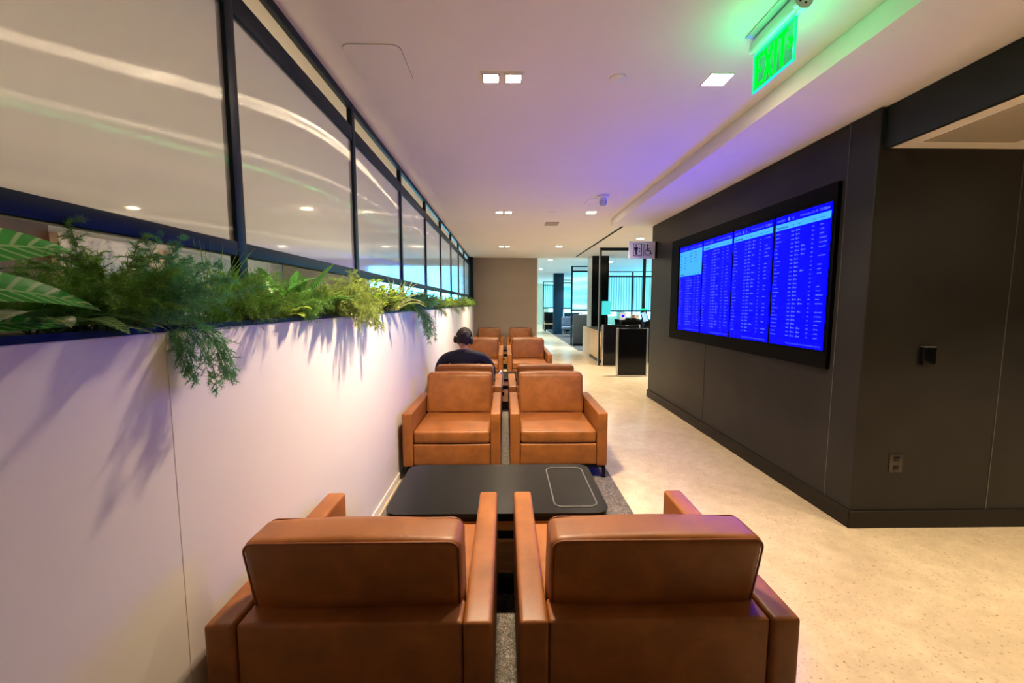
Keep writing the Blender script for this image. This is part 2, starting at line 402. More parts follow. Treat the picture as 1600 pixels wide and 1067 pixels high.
o = boxo('column', (-3.72, 2.33, 0), (-3.64, 2.41, CZ), M['white_plastic'], bev=0.004); tag(o, 'slim pale post standing in the room behind the planter, far left', 'post')

# ---------------------------------------------------------------- ceiling lamps
def lamp_light(parent, x, y, z, s, power, col=WARM):
    ld = bpy.data.lights.new('bulb', 'AREA'); ld.shape = 'SQUARE'; ld.size = s; ld.energy = power; ld.color = col; ld.spread = SPREAD
    lo = bpy.data.objects.new('bulb', ld); C.objects.link(lo); lo.parent = parent; lo.location = (x, y, z); return lo
def frame_bm(bm, hx, hy, w_, z0, z1, cx=0, cy=0):
    add_box(bm, (cx - hx, cy - hy, z0), (cx + hx, cy - hy + w_, z1)); add_box(bm, (cx - hx, cy + hy - w_, z0), (cx + hx, cy + hy, z1))
    add_box(bm, (cx - hx, cy - hy + w_, z0), (cx - hx + w_, cy + hy - w_, z1)); add_box(bm, (cx + hx - w_, cy - hy + w_, z0), (cx + hx, cy + hy - w_, z1))
twin = None
rows = [(2.66, 'nearest'), (6.39, 'middle'), (10.15, 'far')]
tl = {2.66: 'twin square ceiling downlight nearest, above the black table', 6.39: 'twin ceiling downlight, second along the lounge ceiling', 10.15: 'twin ceiling downlight farthest, close to the taupe end wall'}
for y, _ in rows:
    lab = tl.get(y, 'twin square ceiling downlight behind the camera')
    if twin is None:
        t = twin = thing('twin_downlight', lab, 'ceiling light', (-0.015, y, CZ))
        bm = bmesh.new(); frame_bm(bm, 0.135, 0.062, 0.012, -0.006, -0.0005); add_box(bm, (-0.014, -0.05, -0.006), (0.014, 0.05, -0.0005))
        obj('frame', bm, M['recess'], t)
        for sx in (-1, 1):
            bm = bmesh.new(); frame_bm(bm, 0.0535, 0.050, 0.008, -0.010, -0.0008, sx * 0.069, 0); obj('reflector', bm, M['silver'], t)
            boxo('lens', (sx * 0.069 - 0.043, -0.042, -0.006), (sx * 0.069 + 0.043, 0.042, -0.001), M['lens'], t)
            lamp_light(t, sx * 0.069, 0, -0.0105, 0.075, P_TWIN)
    else: dup(twin, (-0.015, y, CZ), 0, lab)
one = None
ol = {2.66: 'single square ceiling downlight left of the green exit sign', 6.39: 'single ceiling downlight, second along, by the dome camera', 10.15: 'single ceiling downlight farthest, left of the black slot'}
for y, _ in rows:
    lab = ol.get(y, 'single square ceiling downlight behind the camera')
    if one is None:
        t = one = thing('square_downlight', lab, 'ceiling light', (1.32, y, CZ))
        bm = bmesh.new(); frame_bm(bm, 0.075, 0.075, 0.008, -0.005, -0.0005); obj('frame', bm, M['recess'], t)
        boxo('lens', (-0.067, -0.067, -0.004), (0.067, 0.067, -0.001), M['lens_single'], t)
        lamp_light(t, 0, 0, -0.006, 0.12, P_ONE)
    else: dup(one, (1.32, y, CZ), 0, lab)
# alcove, far hall and neighbour room lamps
def round_lamp(loc, lab, power, col=WARM, group=None):
    t = thing('round_downlight', lab, 'ceiling light', loc, 0, group)
    bm = bmesh.new(); lathe(bm, [(0.085, -0.0005), (0.085, -0.006), (0.068, -0.006), (0.068, -0.0005)]); obj('trim_ring', bm, M['recess'], t, smooth='auto')
    bm = bmesh.new(); lathe(bm, [(0.066, -0.001), (0.066, -0.004)]); obj('lens', bm, M['lens'], t)
    lamp_light(t, 0, 0, -0.007, 0.10, power, col); return t
for x, y, lb in ((3.7, 1.1, 'nearer the dark wall'), (3.9, -1.9, 'behind the camera')): round_lamp((x, y, 2.585), 'round downlight in the lower alcove ceiling, ' + lb, 60, group='alcove downlights')
for x, y, lb in ((2.9, 8.9, 'round downlight over the barrier panels, right of the black slot'), (3.9, 8.9, 'round downlight over the desk, behind the projecting sign'), (5.4, 8.9, 'round downlight past the wall end, farthest right over the desk')): round_lamp((x, y, CZ), lb, 45, (1, 0.85, 0.66), 'downlights over the gates')
for x, y, lb in ((1.6, 14.6, 'nearest, just past the end of the taupe wall'), (3.9, 15.2, 'seen through the top of the portal frame'), (1.6, 18.5, 'second past the taupe wall'), (3.6, 20, 'behind the dark column'), (1.6, 24, 'third past the taupe wall, above the navy column'),
                 (4.2, 26, 'deep in the hall behind the glass screens'), (5.6, 15.2, 'farthest right, behind the projecting sign'), (1.4, 29, 'farthest, by the warm far wall')): round_lamp((x, y, 3.1), 'round downlight in the pale hall ceiling, ' + lb, P_FAR, (0.86, 0.96, 1.0), 'downlights in the hall beyond')
for x in (-2.9, -5.4):
    for y in (-1.5, 2.2, 6.2, 10.2): round_lamp((x, y, CZ), 'round downlight in the room behind the reeded glass', 62, (1, 0.93, 0.84), group='downlights behind the glass')

# ceiling fittings
def panel_outline(name, cx, cy, w_, h_, r, z, lab, cat='hatch', t_=0.004, m_=None, c_=None):
    root = thing(name, lab, cat, (cx, cy, z))
    bm = bmesh.new(); add_prism(bm, rrect(0, 0, w_, h_, r), -0.0012, -0.0004); obj('gap', bm, m_ or M['outline'], root)
    bm = bmesh.new(); add_prism(bm, rrect(0, 0, w_ - t_, h_ - t_, max(0.002, r - t_ / 2)), -0.0035, -0.0004); obj('cover', bm, c_ or M['ceiling'], root); return root
panel_outline('access_panel', -0.725, 2.53, 0.32, 0.37, 0.05, CZ, 'round-cornered access panel in ceiling near the glass partition')
panel_outline('access_panel', 1.27, 5.75, 0.32, 0.36, 0.008, CZ, 'square access panel outlined in ceiling beside the dome camera')
panel_outline('access_panel', 2.9, 2.33, 0.62, 0.60, 0.006, 2.585, 'square access panel with white edge in the alcove ceiling', t_=0.03, m_=mat('white_panel_edge', (0.92, 0.91, 0.9), 0.5), c_=mottled('grey_cover', (0.40, 0.36, 0.30), 0.7, 0.03, 3))
for x, y, lab in ((0.70, 2.66, 'flat round sprinkler cover nearest, between two downlights'), (0.72, 6.4, 'flat round sprinkler cover in the middle of the ceiling'), (0.66, 10.1, 'flat round sprinkler cover farthest down the ceiling')):
    bm = bmesh.new(); lathe(bm, [(0.052, -0.0005), (0.052, -0.004), (0.048, -0.006)], (x, y, CZ)); tag(obj('sprinkler_cover', bm, M['recess'], smooth='auto'), lab, 'sprinkler cover')
bm = bmesh.new(); add_box(bm, (0.70, 7.15, CZ - 0.008), (0.93, 7.45, CZ - 0.0005)); tag(obj('ceiling_speaker', bm, M['taupe']), 'small flat rectangular grille in the middle of the ceiling', 'grille')
bm = bmesh.new(); add_box(bm, (2.10, 7.35, CZ - 0.004), (2.15, 12.4, CZ - 0.0005)); tag(obj('slot_diffuser', bm, M['bezel']), 'long black linear slot running along the ceiling', 'air slot')
t = thing('dome_camera', 'small white dome security camera hanging from the ceiling', 'camera', (1.27, 5.42, CZ))
bm = bmesh.new(); lathe(bm, [(0.075, -0.0005), (0.075, -0.02), (0.045, -0.035), (0.04, -0.07)]); obj('mount', bm, M['white_plastic'], t, smooth='auto')
bm = bmesh.new(); lathe(bm, [(0.001, -0.135), (0.03, -0.128), (0.045, -0.105), (0.048, -0.085), (0.048, -0.065)]); obj('dome', bm, M['grey_metal'], t, smooth='auto')

# ---------------------------------------------------------------- exit sign
t = thing('exit_sign', 'green lit EXIT sign hanging from the ceiling', 'exit sign', (1.31, 2.095, CZ))
bm = bmesh.new(); add_box(bm, (-0.055, -0.17, -0.010), (0.055, 0.16, -0.0005), 0.003); obj('ceiling_plate', bm, M['grey_metal'], t)
bm = bmesh.new(); rbox(bm, (0, 0, -0.055), (0.055, 0.36, 0.075), 0.024, n=4); obj('housing', bm, M['grey_metal'], t, smooth='auto')
bm = bmesh.new(); lathe(bm, [(0.042, -0.01), (0.045, 0.0), (0.042, 0.012)], (0, -0.185, -0.055), mtx=Matrix.Rotation(PI / 2, 4, 'X')); e = obj('end_cap', bm, M['grey_metal'], t, smooth='auto')
bm = bmesh.new()
for a in range(5): lathe(bm, [(0.005, -0.001), (0.005, 0.001)], (0.022 * math.cos(a * 1.256), -0.199, -0.055 + 0.022 * math.sin(a * 1.256)), 8, Matrix.Rotation(PI / 2, 4, 'X'))
obj('vent_hole', bm, M['gloss_black'], e)
zt, zb, y0, y1 = -0.100, -0.287, -0.155, 0.155
boxo('plate', (-0.004, y0 + 0.006, zb + 0.006), (0.004, y1 - 0.006, zt), M['green_plate'], t)
bm = bmesh.new(); add_box(bm, (-0.0055, y0, zb), (0.0055, y1, zb + 0.007)); add_box(bm, (-0.0055, y0, zb + 0.007), (0.0055, y0 + 0.007, zt)); add_box(bm, (-0.0055, y1 - 0.007, zb + 0.007), (0.0055, y1, zt)); add_box(bm, (-0.0055, y0 + 0.007, zt - 0.004), (0.0055, y1 - 0.007, zt + 0.002))
obj('lit_edge', bm, M['green_edge'], t)
def bar(bm, a, b, wd, x0, x1, fn):   # stroke between two points of the sign face
    a = Vector(a); b = Vector(b); d = (b - a).normalized(); n = Vector((-d.y, d.x)) * wd / 2
    pts = [a + n, a - n, b - n, b + n]
    A = [bm.verts.new(fn(p_.x, p_.y, x0)) for p_ in pts]; B = [bm.verts.new(fn(p_.x, p_.y, x1)) for p_ in pts]
    bm.faces.new(A); bm.faces.new(B)
    for i in range(4): bm.faces.new((A[i], A[(i + 1) % 4], B[(i + 1) % 4], B[i]))
bm = bmesh.new()
fn = lambda x, y, z: Vector((z, y1 - 0.022 - x * 1.10, zb + 0.014 + y))     # read from the lounge side: text runs towards the viewer
hh = 0.156; sw = 0.020
for side in (-1,):
    xa, xb = -0.0062, -0.0042
    g = fn
    o_ = 0.0
    for a, b in (((0 + sw / 2, 0), (sw / 2, hh)), ((0, sw / 2), (0.052, sw / 2)), ((0, hh / 2), (0.044, hh / 2)), ((0, hh - sw / 2), (0.052, hh - sw / 2)),
                 ((0.066, 0), (0.118, hh)), ((0.118, 0), (0.066, hh)), ((0.142, 0), (0.142, hh)),
                 ((0.189, 0), (0.189, hh)), ((0.161, hh - sw / 2), (0.217, hh - sw / 2)),
                 ((0.226, hh * 0.34), (0.252, hh * 0.52)), ((0.252, hh * 0.48), (0.226, hh * 0.66))):
        bar(bm, a, b, sw * (0.8 if a[0] >= 0.22 else 1), xa, xb, g)
obj('letters', bm, M['green_letters'], t)
for sx in (-1, 1):  # unseen point lamps in free air, added to spread the sign's green glow
    for q in range(4):
        ld = bpy.data.lights.new('led', 'POINT'); ld.energy = 0.62; ld.specular_factor = 0; ld.color = (0.04, 1, 0.34); ld.shadow_soft_size = 0
        lo = bpy.data.objects.new('led', ld); C.objects.link(lo); lo.parent = t; lo.location = (sx * 0.075, -0.12 + 0.08 * q, -0.175)

# ---------------------------------------------------------------- glass partition above the planter
t = thing('glass_partition', 'long dark-framed partition of reeded glass panels above the planter', 'partition', (XP - 0.03, 0, 0))
ys = [1.70 + 1.31 * k for k in range(-4, 9)]
Z = lambda z: H + z
boxo('top_rail', (-0.002, -4, Z(1.34)), (0.03, 12.745, CZ - 0.001), M['steel'], t, 0.002)
boxo('transom_rail', (-0.002, -4, Z(1.13)), (0.03, 12.745, Z(1.222)), M['steel'], t, 0.004)
boxo('bottom_rail', (-0.008, -4, Z(0.187)), (0.03, 12.745, Z(0.245)), M['steel'], t, 0.004)
for y in ys: boxo('post', (-0.004, y - 0.028, 1.51), (0.032, y + 0.028, CZ - 0.002), M['steel'], t, 0.003)
for y in ys[:-1]:
    boxo('glass_panel', (0.006, y + 0.028, Z(0.245)), (0.016, y + 1.31 - 0.028, Z(1.13)), M['reeded'], t)
boxo('glass_panel', (0.006, ys[-1] + 0.028, Z(0.245)), (0.016, 12.46, Z(1.13)), M['reeded'], t)
boxo('end_post', (0.0, 12.47, 1.51), (0.125, 12.74, CZ - 0.002), M['steel'], t, 0.003)

# planter trough on the half wall
t = thing('planter_trough', 'long black metal planter trough on top of the cream half wall', 'planter', (0, 0, 1.50))
def trough_seg(y0, y1):
    bm = bmesh.new(); add_box(bm, (-1.41, y0, 0.0), (-0.956, y1, 0.006)); add_box(bm, (-0.962, y0, 0.006), (-0.956, y1, 0.017)); add_box(bm, (-1.41, y0, 0.006), (-1.404, y1, 0.017)); return bm
obj('trough', trough_seg(-4, 12.745), M['steel'], t)
bm = bmesh.new(); add_box(bm, (-1.403, -4, 0.0065), (-0.963, 12.74, 0.012)); o = obj('soil', bm, M['soil'], t); o['kind'] = 'stuff'

# ---------------------------------------------------------------- flight screens in the dark wall
Y0, Y1, ZB, ZT = 2.995, 5.93, 1.09, 2.457
t = thing('screen_surround', 'large black frame holding four flight screens on the dark wall', 'screen frame', (XW, 0, 0))
bm = bmesh.new(); d = 0.032
add_box(bm, (-d, Y0, ZB), (-0.002, Y1, ZB + 0.12)); add_box(bm, (-d, Y0, ZT - 0.10), (-0.002, Y1, ZT)); add_box(bm, (-d, Y0, ZB + 0.12), (-0.002, Y0 + 0.02, ZT - 0.10)); add_box(bm, (-d, Y1 - 0.235, ZB + 0.12), (-0.002, Y1, ZT - 0.10))
obj('frame', bm, M['bezel'], t)
boxo('backing', (-0.02, Y0 + 0.021, ZB + 0.121), (-0.003, Y1 - 0.236, ZT - 0.101), M['bezel'], t)
sw_, y = 0.660, Y0 + 0.03
sz0, sz1 = 1.225, 2.325
names = {3: ('leftmost of the four blue flight screens, with large pale blue box'), 2: 'second of the four blue flight screens from the left', 1: 'third of the four blue flight screens from the left', 0: 'rightmost of the four blue flight screens, nearest the corner'}
for k in range(4):
    ya = y + k * (sw_ + 0.0); yb = ya + sw_
    X = XW - 0.026
    s = thing('flight_display', names[k], 'screen', (X, (ya + yb) / 2, sz0), 0, 'flight information screens')
    hw = sw_ / 2 - 0.003; hgt = sz1 - sz0
    bm = bmesh.new(); frame_bz = 0.016
    add_box(bm, (0.0, -hw, -0.01), (0.0055, hw, hgt + 0.03)); obj('casing', bm, M['bezel'], s)
    bm = bmesh.new(); add_box(bm, (-0.003, -hw + frame_bz, 0.0), (-0.0002, hw - frame_bz, hgt)); obj('screen', bm, M['screen_blue'], s)
    # coordinates on the face: u to the viewer's right (towards -Y), v up
    W_ = 2 * (hw - frame_bz)
    F = lambda u, v, z, q=W_: Vector((-0.0036 - z, q / 2 - u, v))
    def rect(bm, u0, v0, u1, v1, z=0):
        vs4 = [bm.verts.new(F(a, b_, z)) for a, b_ in ((u0, v0), (u1, v0), (u1, v1), (u0, v1))]; bm.faces.new(vs4)
    band0 = hgt - 0.115 if k != 3 else hgt - 0.385
    bm = bmesh.new(); rect(bm, 0, band0, W_, hgt - 0.062); obj('header_band', bm, M['screen_band'], s)
    bm = bmesh.new()
    text_bm(bm, 'UNITED', 0.026, lambda a, b_, c_: F(0.015 + a * 1.15, hgt - 0.045 + b_, 0.0004))
    rect(bm, 0.155, hgt - 0.048, 0.178, hgt - 0.020, 0.0004); rect(bm, 0.212, hgt - 0.046, 0.224, hgt - 0.026, 0.0004)
    text_bm(bm, 'Wednesday, July 28', 0.024, lambda a, b_, c_: F(W_ - 0.135 + a, hgt - 0.042 + b_, 0.0004), 'RIGHT')
    text_bm(bm, '12:34pm', 0.028, lambda a, b_, c_: F(W_ - 0.015 + a, hgt - 0.043 + b_, 0.0004), 'RIGHT', 0.0006)
    text_bm(bm, 'Please be at the gate at least 15 minutes before departure', 0.0165, lambda a, b_, c_: F(W_ - 0.02 + a, 0.016 + b_, 0.0004), 'RIGHT')
    obj('screen_text', bm, M['screen_white'], s)
    bm = bmesh.new(); vb = band0 + 0.012
    text_bm(bm, 'Departures', 0.030, lambda a, b_, c_: F(0.015 + a, vb + b_, 0.0004), offset=0.0006)
    for u, tx in ((0.20, 'Time'), (0.275, 'Flight'), (0.44, 'Gate'), (0.52, 'Status')): text_bm(bm, tx, 0.019, lambda a, b_, c_: F(u + a, vb + 0.004 + b_, 0.0004))
    rs = random.Random(30 + k)
    def word(bm, u, v, n, h_=0.0095):
        for _ in range(n):
            a = rs.uniform(0.004, 0.0065); rect(bm, u, v, u + a, v + h_ * rs.choice((0.7, 0.7, 1)), 0.0004); u += a + 0.0022
        return u
    if k == 3:
        for i in range(6):
            v = band0 + 0.27 - i * 0.036
            word(bm, 0.02, v, rs.randint(4, 7), 0.012)
            if i: word(bm, 0.14, v + 0.004, rs.randint(5, 8), 0.012)
            if i < 4: word(bm, 0.29, v + 0.01, 9, 0.012); word(bm, 0.43, v + 0.01, rs.randint(5, 9), 0.012)
    obj('band_text', bm, M['screen_dark'], s)
    bm = bmesh.new(); v = band0 - 0.034
    while v > 0.05:
        word(bm, 0.012, v, rs.randint(4, 10)); word(bm, 0.205, v, 5)
        rect(bm, 0.262, v - 0.002, 0.274, v + 0.013, 0.0004); word(bm, 0.278, v, 4)
        if rs.random() < 0.45: rect(bm, 0.332, v - 0.002, 0.344, v + 0.013, 0.0004); word(bm, 0.348, v, rs.randint(3, 5))
        word(bm, 0.44, v, 3)
        if rs.random() < 0.85: word(bm, 0.52, v, rs.choice((5, 6, 6, 10)))
        v -= 0.0335
    obj('flight_rows', bm, M['screen_white'], s)

# wall switch and outlet on the facing dark wall
t = thing('card_reader', 'small black box mounted on the dark wall facing the lounge', 'card reader', (2.865, YW, 1.225))
boxo('body', (-0.044, -0.035, -0.06), (0.044, -0.0005, 0.06), M['gloss_black'], t, 0.006)
boxo('cap', (-0.040, -0.034, 0.0605), (0.040, -0.004, 0.064), M['silver'], t, 0.001)
t = thing('wall_outlet', 'dark wall outlet plate low on the dark wall', 'outlet', (2.725, YW, 0.47))
boxo('cover_plate', (-0.045, -0.007, -0.065), (0.045, -0.0005, 0.065), mat('outlet_brown', (0.025, 0.02, 0.016), 0.3), t, 0.003)
for z in (-0.032, 0.032): boxo('socket', (-0.018, -0.010, z - 0.016), (0.018, -0.0072, z + 0.016), M['gloss_black'], t, 0.002)

# projecting lift / wheelchair sign at the end of the dark wall
t = thing('blade_sign', 'pale projecting sign with lift and wheelchair symbols at the wall end', 'sign', (1.985, 6.62, 2.43))
boxo('board', (-0.005, -0.012, -0.135), (0.415, 0.012, 0.135), M['sign_face'], t, 0.003)
boxo('bracket', (0.4155, -0.02, -0.13), (0.4445, 0.02, 0.13), M['gloss_black'], t, 0.002)
bm = bmesh.new(); g = lambda x, y, z: Vector((x, -0.0125 - z, y))
def B_(a, b, wd): bar(bm, a, b, wd, 0.0, 0.001, g)
fx0, fx1, fz0, fz1 = 0.065, 0.195, -0.095, 0.095
for a, b in (((fx0, fz0), (fx0, fz1)), ((fx1, fz0), (fx1, fz1)), ((fx0 - 0.005, fz0), (fx1 + 0.005, fz0)), ((fx0 - 0.005, fz1), (fx1 + 0.005, fz1))): B_(a, b, 0.010)
B_((0.108, -0.01), (0.108, 0.045), 0.040); B_((0.083, 0.0), (0.083, 0.045), 0.010); B_((0.133, 0.0), (0.133, 0.045), 0.010)
B_((0.099, -0.075), (0.099, 0.0), 0.016); B_((0.118, -0.075), (0.118, 0.0), 0.016)
def disc(cx, cz, r_, n=16):
    A = [bm.verts.new(g(cx + r_ * math.cos(2 * PI * k / n), cz + r_ * math.sin(2 * PI * k / n), 0.001)) for k in range(n)]; bm.faces.new(A)
disc(0.108, 0.066, 0.014)
for s_ in (1, -1):
    A = [bm.verts.new(g(a, b, 0.001)) for a, b in ((0.150, s_ * 0.012), (0.180, s_ * 0.012), (0.165, s_ * 0.035))]; bm.faces.new(A)
B_((0.232, -0.095), (0.232, 0.095), 0.008)
disc(0.290, 0.075, 0.014); B_((0.290, 0.055), (0.294, -0.012), 0.016); B_((0.290, 0.025), (0.330, 0.020), 0.010); B_((0.290, -0.010), (0.335, -0.012), 0.014); B_((0.333, -0.010), (0.350, -0.065), 0.013); B_((0.348, -0.062), (0.368, -0.052), 0.011)
prev = None
for k in range(17):
    a = math.radians(110 + k * 15.5); q = (0.298 + 0.047 * math.cos(a), -0.040 + 0.047 * math.sin(a))
    if prev: B_(prev, q, 0.010)
    prev = q
obj('symbols', bm, M['sign_ink'], t)

# ---------------------------------------------------------------- rug
o = boxo('rug', (-0.93, 0.3, 0.0005), (0.965, 6.6, 0.010), M['rug'], bev=0.003); tag(o, 'long dark flecked rug under the armchairs and tables', 'rug')

# ---------------------------------------------------------------- armchairs (front at -Y of the local frame)
WD, DP = 0.87, 0.88
def make_chair(label):
    t = thing('armchair', label, 'armchair')
    LM = M['leather']; hw = WD / 2; y0, y1 = -DP / 2, DP / 2
    for s in (-1, 1):
        bm = bmesh.new(); rbox(bm, (s * (hw - 0.045), 0, 0.372), (0.090, DP, 0.484), 0.013, (0.001, 0.002, 0.002), n=6); obj('armrest', bm, LM, t, smooth=True)
    bm = bmesh.new(); rbox(bm, (0, y1 - 0.062, 0.370), (WD - 0.182, 0.11, 0.478), 0.014, (0, 0.002, 0.001), n=6); bp_ = obj('back_panel', bm, LM, t, smooth=True)
    bm = bmesh.new(); rbox(bm, (0, y0 + 0.050, 0.234), (WD - 0.184, 0.07, 0.192), 0.012, (0, 0.004, 0), n=6); obj('front_panel', bm, LM, t, smooth=True)
    bm = bmesh.new(); rbox(bm, (0, y0 + 0.335, 0.394), (WD - 0.186, 0.642, 0.118), 0.026, (0.001, 0.006, 0.014), n=10); sc = obj('seat_cushion', bm, LM, t, smooth=True)
    def pip(y, z, w_, dz):
        return [(-w_ / 2, y, z), (w_ / 2, y, z)]
    bm = bmesh.new(); n_ = 12
    for zz in (0.437, 0.349):
        add_tube(bm, [(-0.325 + 0.65 * k / n_, y0 + 0.0195 - 0.004 * (1 - (2 * k / n_ - 1) ** 2), zz) for k in range(n_ + 1)], 0.0035, 6)
    obj('piping', bm, M['piping'], sc, smooth=True)
    # leaning back cushion
    zc0, hh = 0.452, 0.400
    def lean(q):
        u = (q.z - zc0) / hh
        return Vector((q.x * (1.0 + 0.012 * u), q.y + 0.085 * u - (0.012 * (1 - (q.x / 0.33) ** 2) if abs(q.x) < 0.33 else 0) * (1 if q.y < 0.19 else 0), q.z + 0.006 * math.cos(q.x * 5)))
    bm = bmesh.new(); rbox(bm, (0, 0.243, zc0 + hh / 2), (0.662, 0.158, hh), 0.030, (0.006, 0.012, 0.004), n=12, fn=lean); bc = obj('back_cushion', bm, LM, t, smooth=True)
    bm = bmesh.new()
    for yy in (0.243 + 0.071, 0.243 - 0.071):
        pts = []
        for x_, z_ in rrect(0, zc0 + hh / 2, 0.655, hh - 0.010, 0.032, 4): pts.append(lean(Vector((x_, yy, z_))))
        add_tube(bm, pts, 0.0035, 6, closed=True)
    obj('piping', bm, M['piping'], bc, smooth=True)
    boxo('base_frame', (-hw + 0.03, y0 + 0.05, 0.098), (hw - 0.03, y1 - 0.04, 0.134), M['black'], t)
    for sx in (-1, 1):
        for yy in (y0 + 0.035, y1 - 0.055): boxo('leg', (sx * (hw - 0.022) - 0.014, yy - 0.014, 0.0105), (sx * (hw - 0.022) + 0.014, yy + 0.014, 0.131), M['black'], t, 0.002)
    return t
CXL, CXR = -0.475, 0.478
spots = [(CXL, 1.60, PI, 'cognac leather armchair nearest the camera on the left, seen from behind'),
         (CXR, 1.60, PI, 'cognac leather armchair nearest the camera on the right, seen from behind'),
         (CXL, 3.98, 0, 'cognac leather armchair facing us across the black table, by the cream wall'),
         (CXR, 3.98, 0, 'cognac leather armchair facing us across the black table, aisle side'),
         (CXL, 5.16, PI, 'brown leather armchair the seated person sits in'),
         (CXR, 5.16, PI, 'brown leather armchair turned away, level with the seated person, aisle side'),
         (CXL, 8.24, 0, 'brown leather armchair facing us just beyond the seated person'),
         (CXR, 8.24, 0, 'brown leather armchair facing us in the second facing row, aisle side'),
         (CXL, 9.14, PI, 'brown leather armchair turned away, hidden behind the second facing row, wall side'),
         (CXR, 9.14, PI, 'brown leather armchair turned away, hidden behind the second facing row, aisle side'),
         (CXL, 12.22, 0, 'farthest brown armchair against the taupe end wall, wall side'),
         (CXR, 12.22, 0, 'farthest brown armchair against the taupe end wall, aisle side')]
proto = None
for i, (x, y, rz, lab) in enumerate(spots):
    if proto is None: c = proto = make_chair(lab)
    else: c = dup(proto, (0, 0, 0), 0, lab)
    c.location = (x, y, 0 if y < 6.2 else -0.0098); c.rotation_euler = (0, 0, rz); c['group'] = 'leather armchairs along the half wall'

# ---------------------------------------------------------------- tables
def make_table(lab, x, y, outlet, depth=0.66, z=0.0105):
    t = thing('coffee_table', lab, 'table', (x, y, z), 0, 'black-topped tables between the armchairs'); w_ = 1.20; h2 = depth / 2
    bm = bmesh.new(); add_prism(bm, rrect(0, 0, w_, depth, 0.075, 10), 0.428, 0.470, 0.004); obj('table_top', bm, M['black'], t, smooth='auto')
    r = obj('tray', (lambda b_: (add_tube(b_, [(px, py, 0.4710) for px, py in rrect(0.43, 0.0, 0.235, depth - 0.13, 0.045, 6)], 0.004, 8, closed=True), b_)[1])(bmesh.new()), mat('worn_edge', (0.10, 0.10, 0.095), 0.3), t, smooth=True)
    bm = bmesh.new(); add_box(bm, (-0.575, -h2 + 0.022, 0.365), (0.575, h2 - 0.022, 0.427)); obj('upper_body', bm, M['wood'], t)
    boxo('shadow_gap', (-0.560, -h2 + 0.05, 0.302), (0.560, h2 - 0.05, 0.3645), M['black'], t)
    bm = bmesh.new(); add_box(bm, (-0.575, -h2 + 0.022, 0.125), (0.575, h2 - 0.022, 0.3015), 0.002); obj('lower_body', bm, M['wood'], t)
    boxo('plinth', (-0.55, -h2 + 0.03, 0.0), (0.55, h2 - 0.03, 0.1245), M['black'], t)
    if outlet:
        boxo('power_outlet', (-0.060, -h2 + 0.014, 0.215), (0.005, -h2 + 0.0215, 0.265), M['gloss_black'], t, 0.002)
    return t
make_table('black-topped oak table nearest, between the front pairs of armchairs', -0.042, 2.39, False)
make_table('black-topped table in front of the seated person, cable plugged in', -0.02, 6.26, True)
make_table('farthest black-topped table, glimpsed between the armchairs ahead of the end wall', -0.02, 10.12, True, z=0.0)
bm = bmesh.new(); pts = []
for k in range(15):
    u = k / 14; pts.append((-0.062 + 0.035 * math.sin(u * PI), 5.60 + 0.29 * u, 0.665 - 0.38 * u ** 1.3 if u < 0.9 else 0.665 - 0.38 * 0.9 ** 1.3 - 0.1 * (u - 0.9)))
pts = [(-0.085, 5.50, 0.625), (-0.07, 5.55, 0.632)] + pts[1:]
add_tube(bm, pts, 0.0075, 8); tag(obj('charging_cable', bm, M['white_plastic'], smooth=True), 'white charging cable hanging from armrest beside the seated person', 'cable')

# ---------------------------------------------------------------- seated person
def skinned(name, nodes, edges, m_, parent, levels=2, root='pelvis'):
    me = bpy.data.meshes.new(name); ks = list(nodes); idx = {k: i for i, k in enumerate(ks)}
    me.from_pydata([nodes[k][0] for k in ks], [(idx[a], idx[b]) for a, b in edges], []); me.update()
    o = bpy.data.objects.new(name, me); C.objects.link(o); o.parent = parent; me.materials.append(m_)
    sk = o.modifiers.new('skin', 'SKIN'); sk.use_smooth_shade = True; sk.use_x_symmetry = False
    for i, k in enumerate(ks):
        r = nodes[k][1]; me.skin_vertices[0].data[i].radius = r if isinstance(r, tuple) else (r, r)
        me.skin_vertices[0].data[i].use_root = (k == root)
    s = o.modifiers.new('sub', 'SUBSURF'); s.levels = levels; s.render_levels = levels
    return o
t = thing('person', 'person in a navy shirt and black headphones seated with bowed head', 'person', (-0.505, 5.08, 0))
nd = {'pelvis': ((0, 0.05, 0.575), (0.15, 0.11)), 'waist': ((0.0, -0.02, 0.70), (0.13, 0.10)), 'chest': ((0.0, -0.03, 0.85), (0.15, 0.105)), 'upper': ((-0.005, 0.0, 0.945), (0.10, 0.07)), 'neck': ((-0.01, 0.045, 1.005), 0.052), 'neck2': ((-0.015, 0.085, 1.055), 0.052)}
ed = [('pelvis', 'waist'), ('waist', 'chest'), ('chest', 'upper'), ('upper', 'neck'), ('neck', 'neck2')]
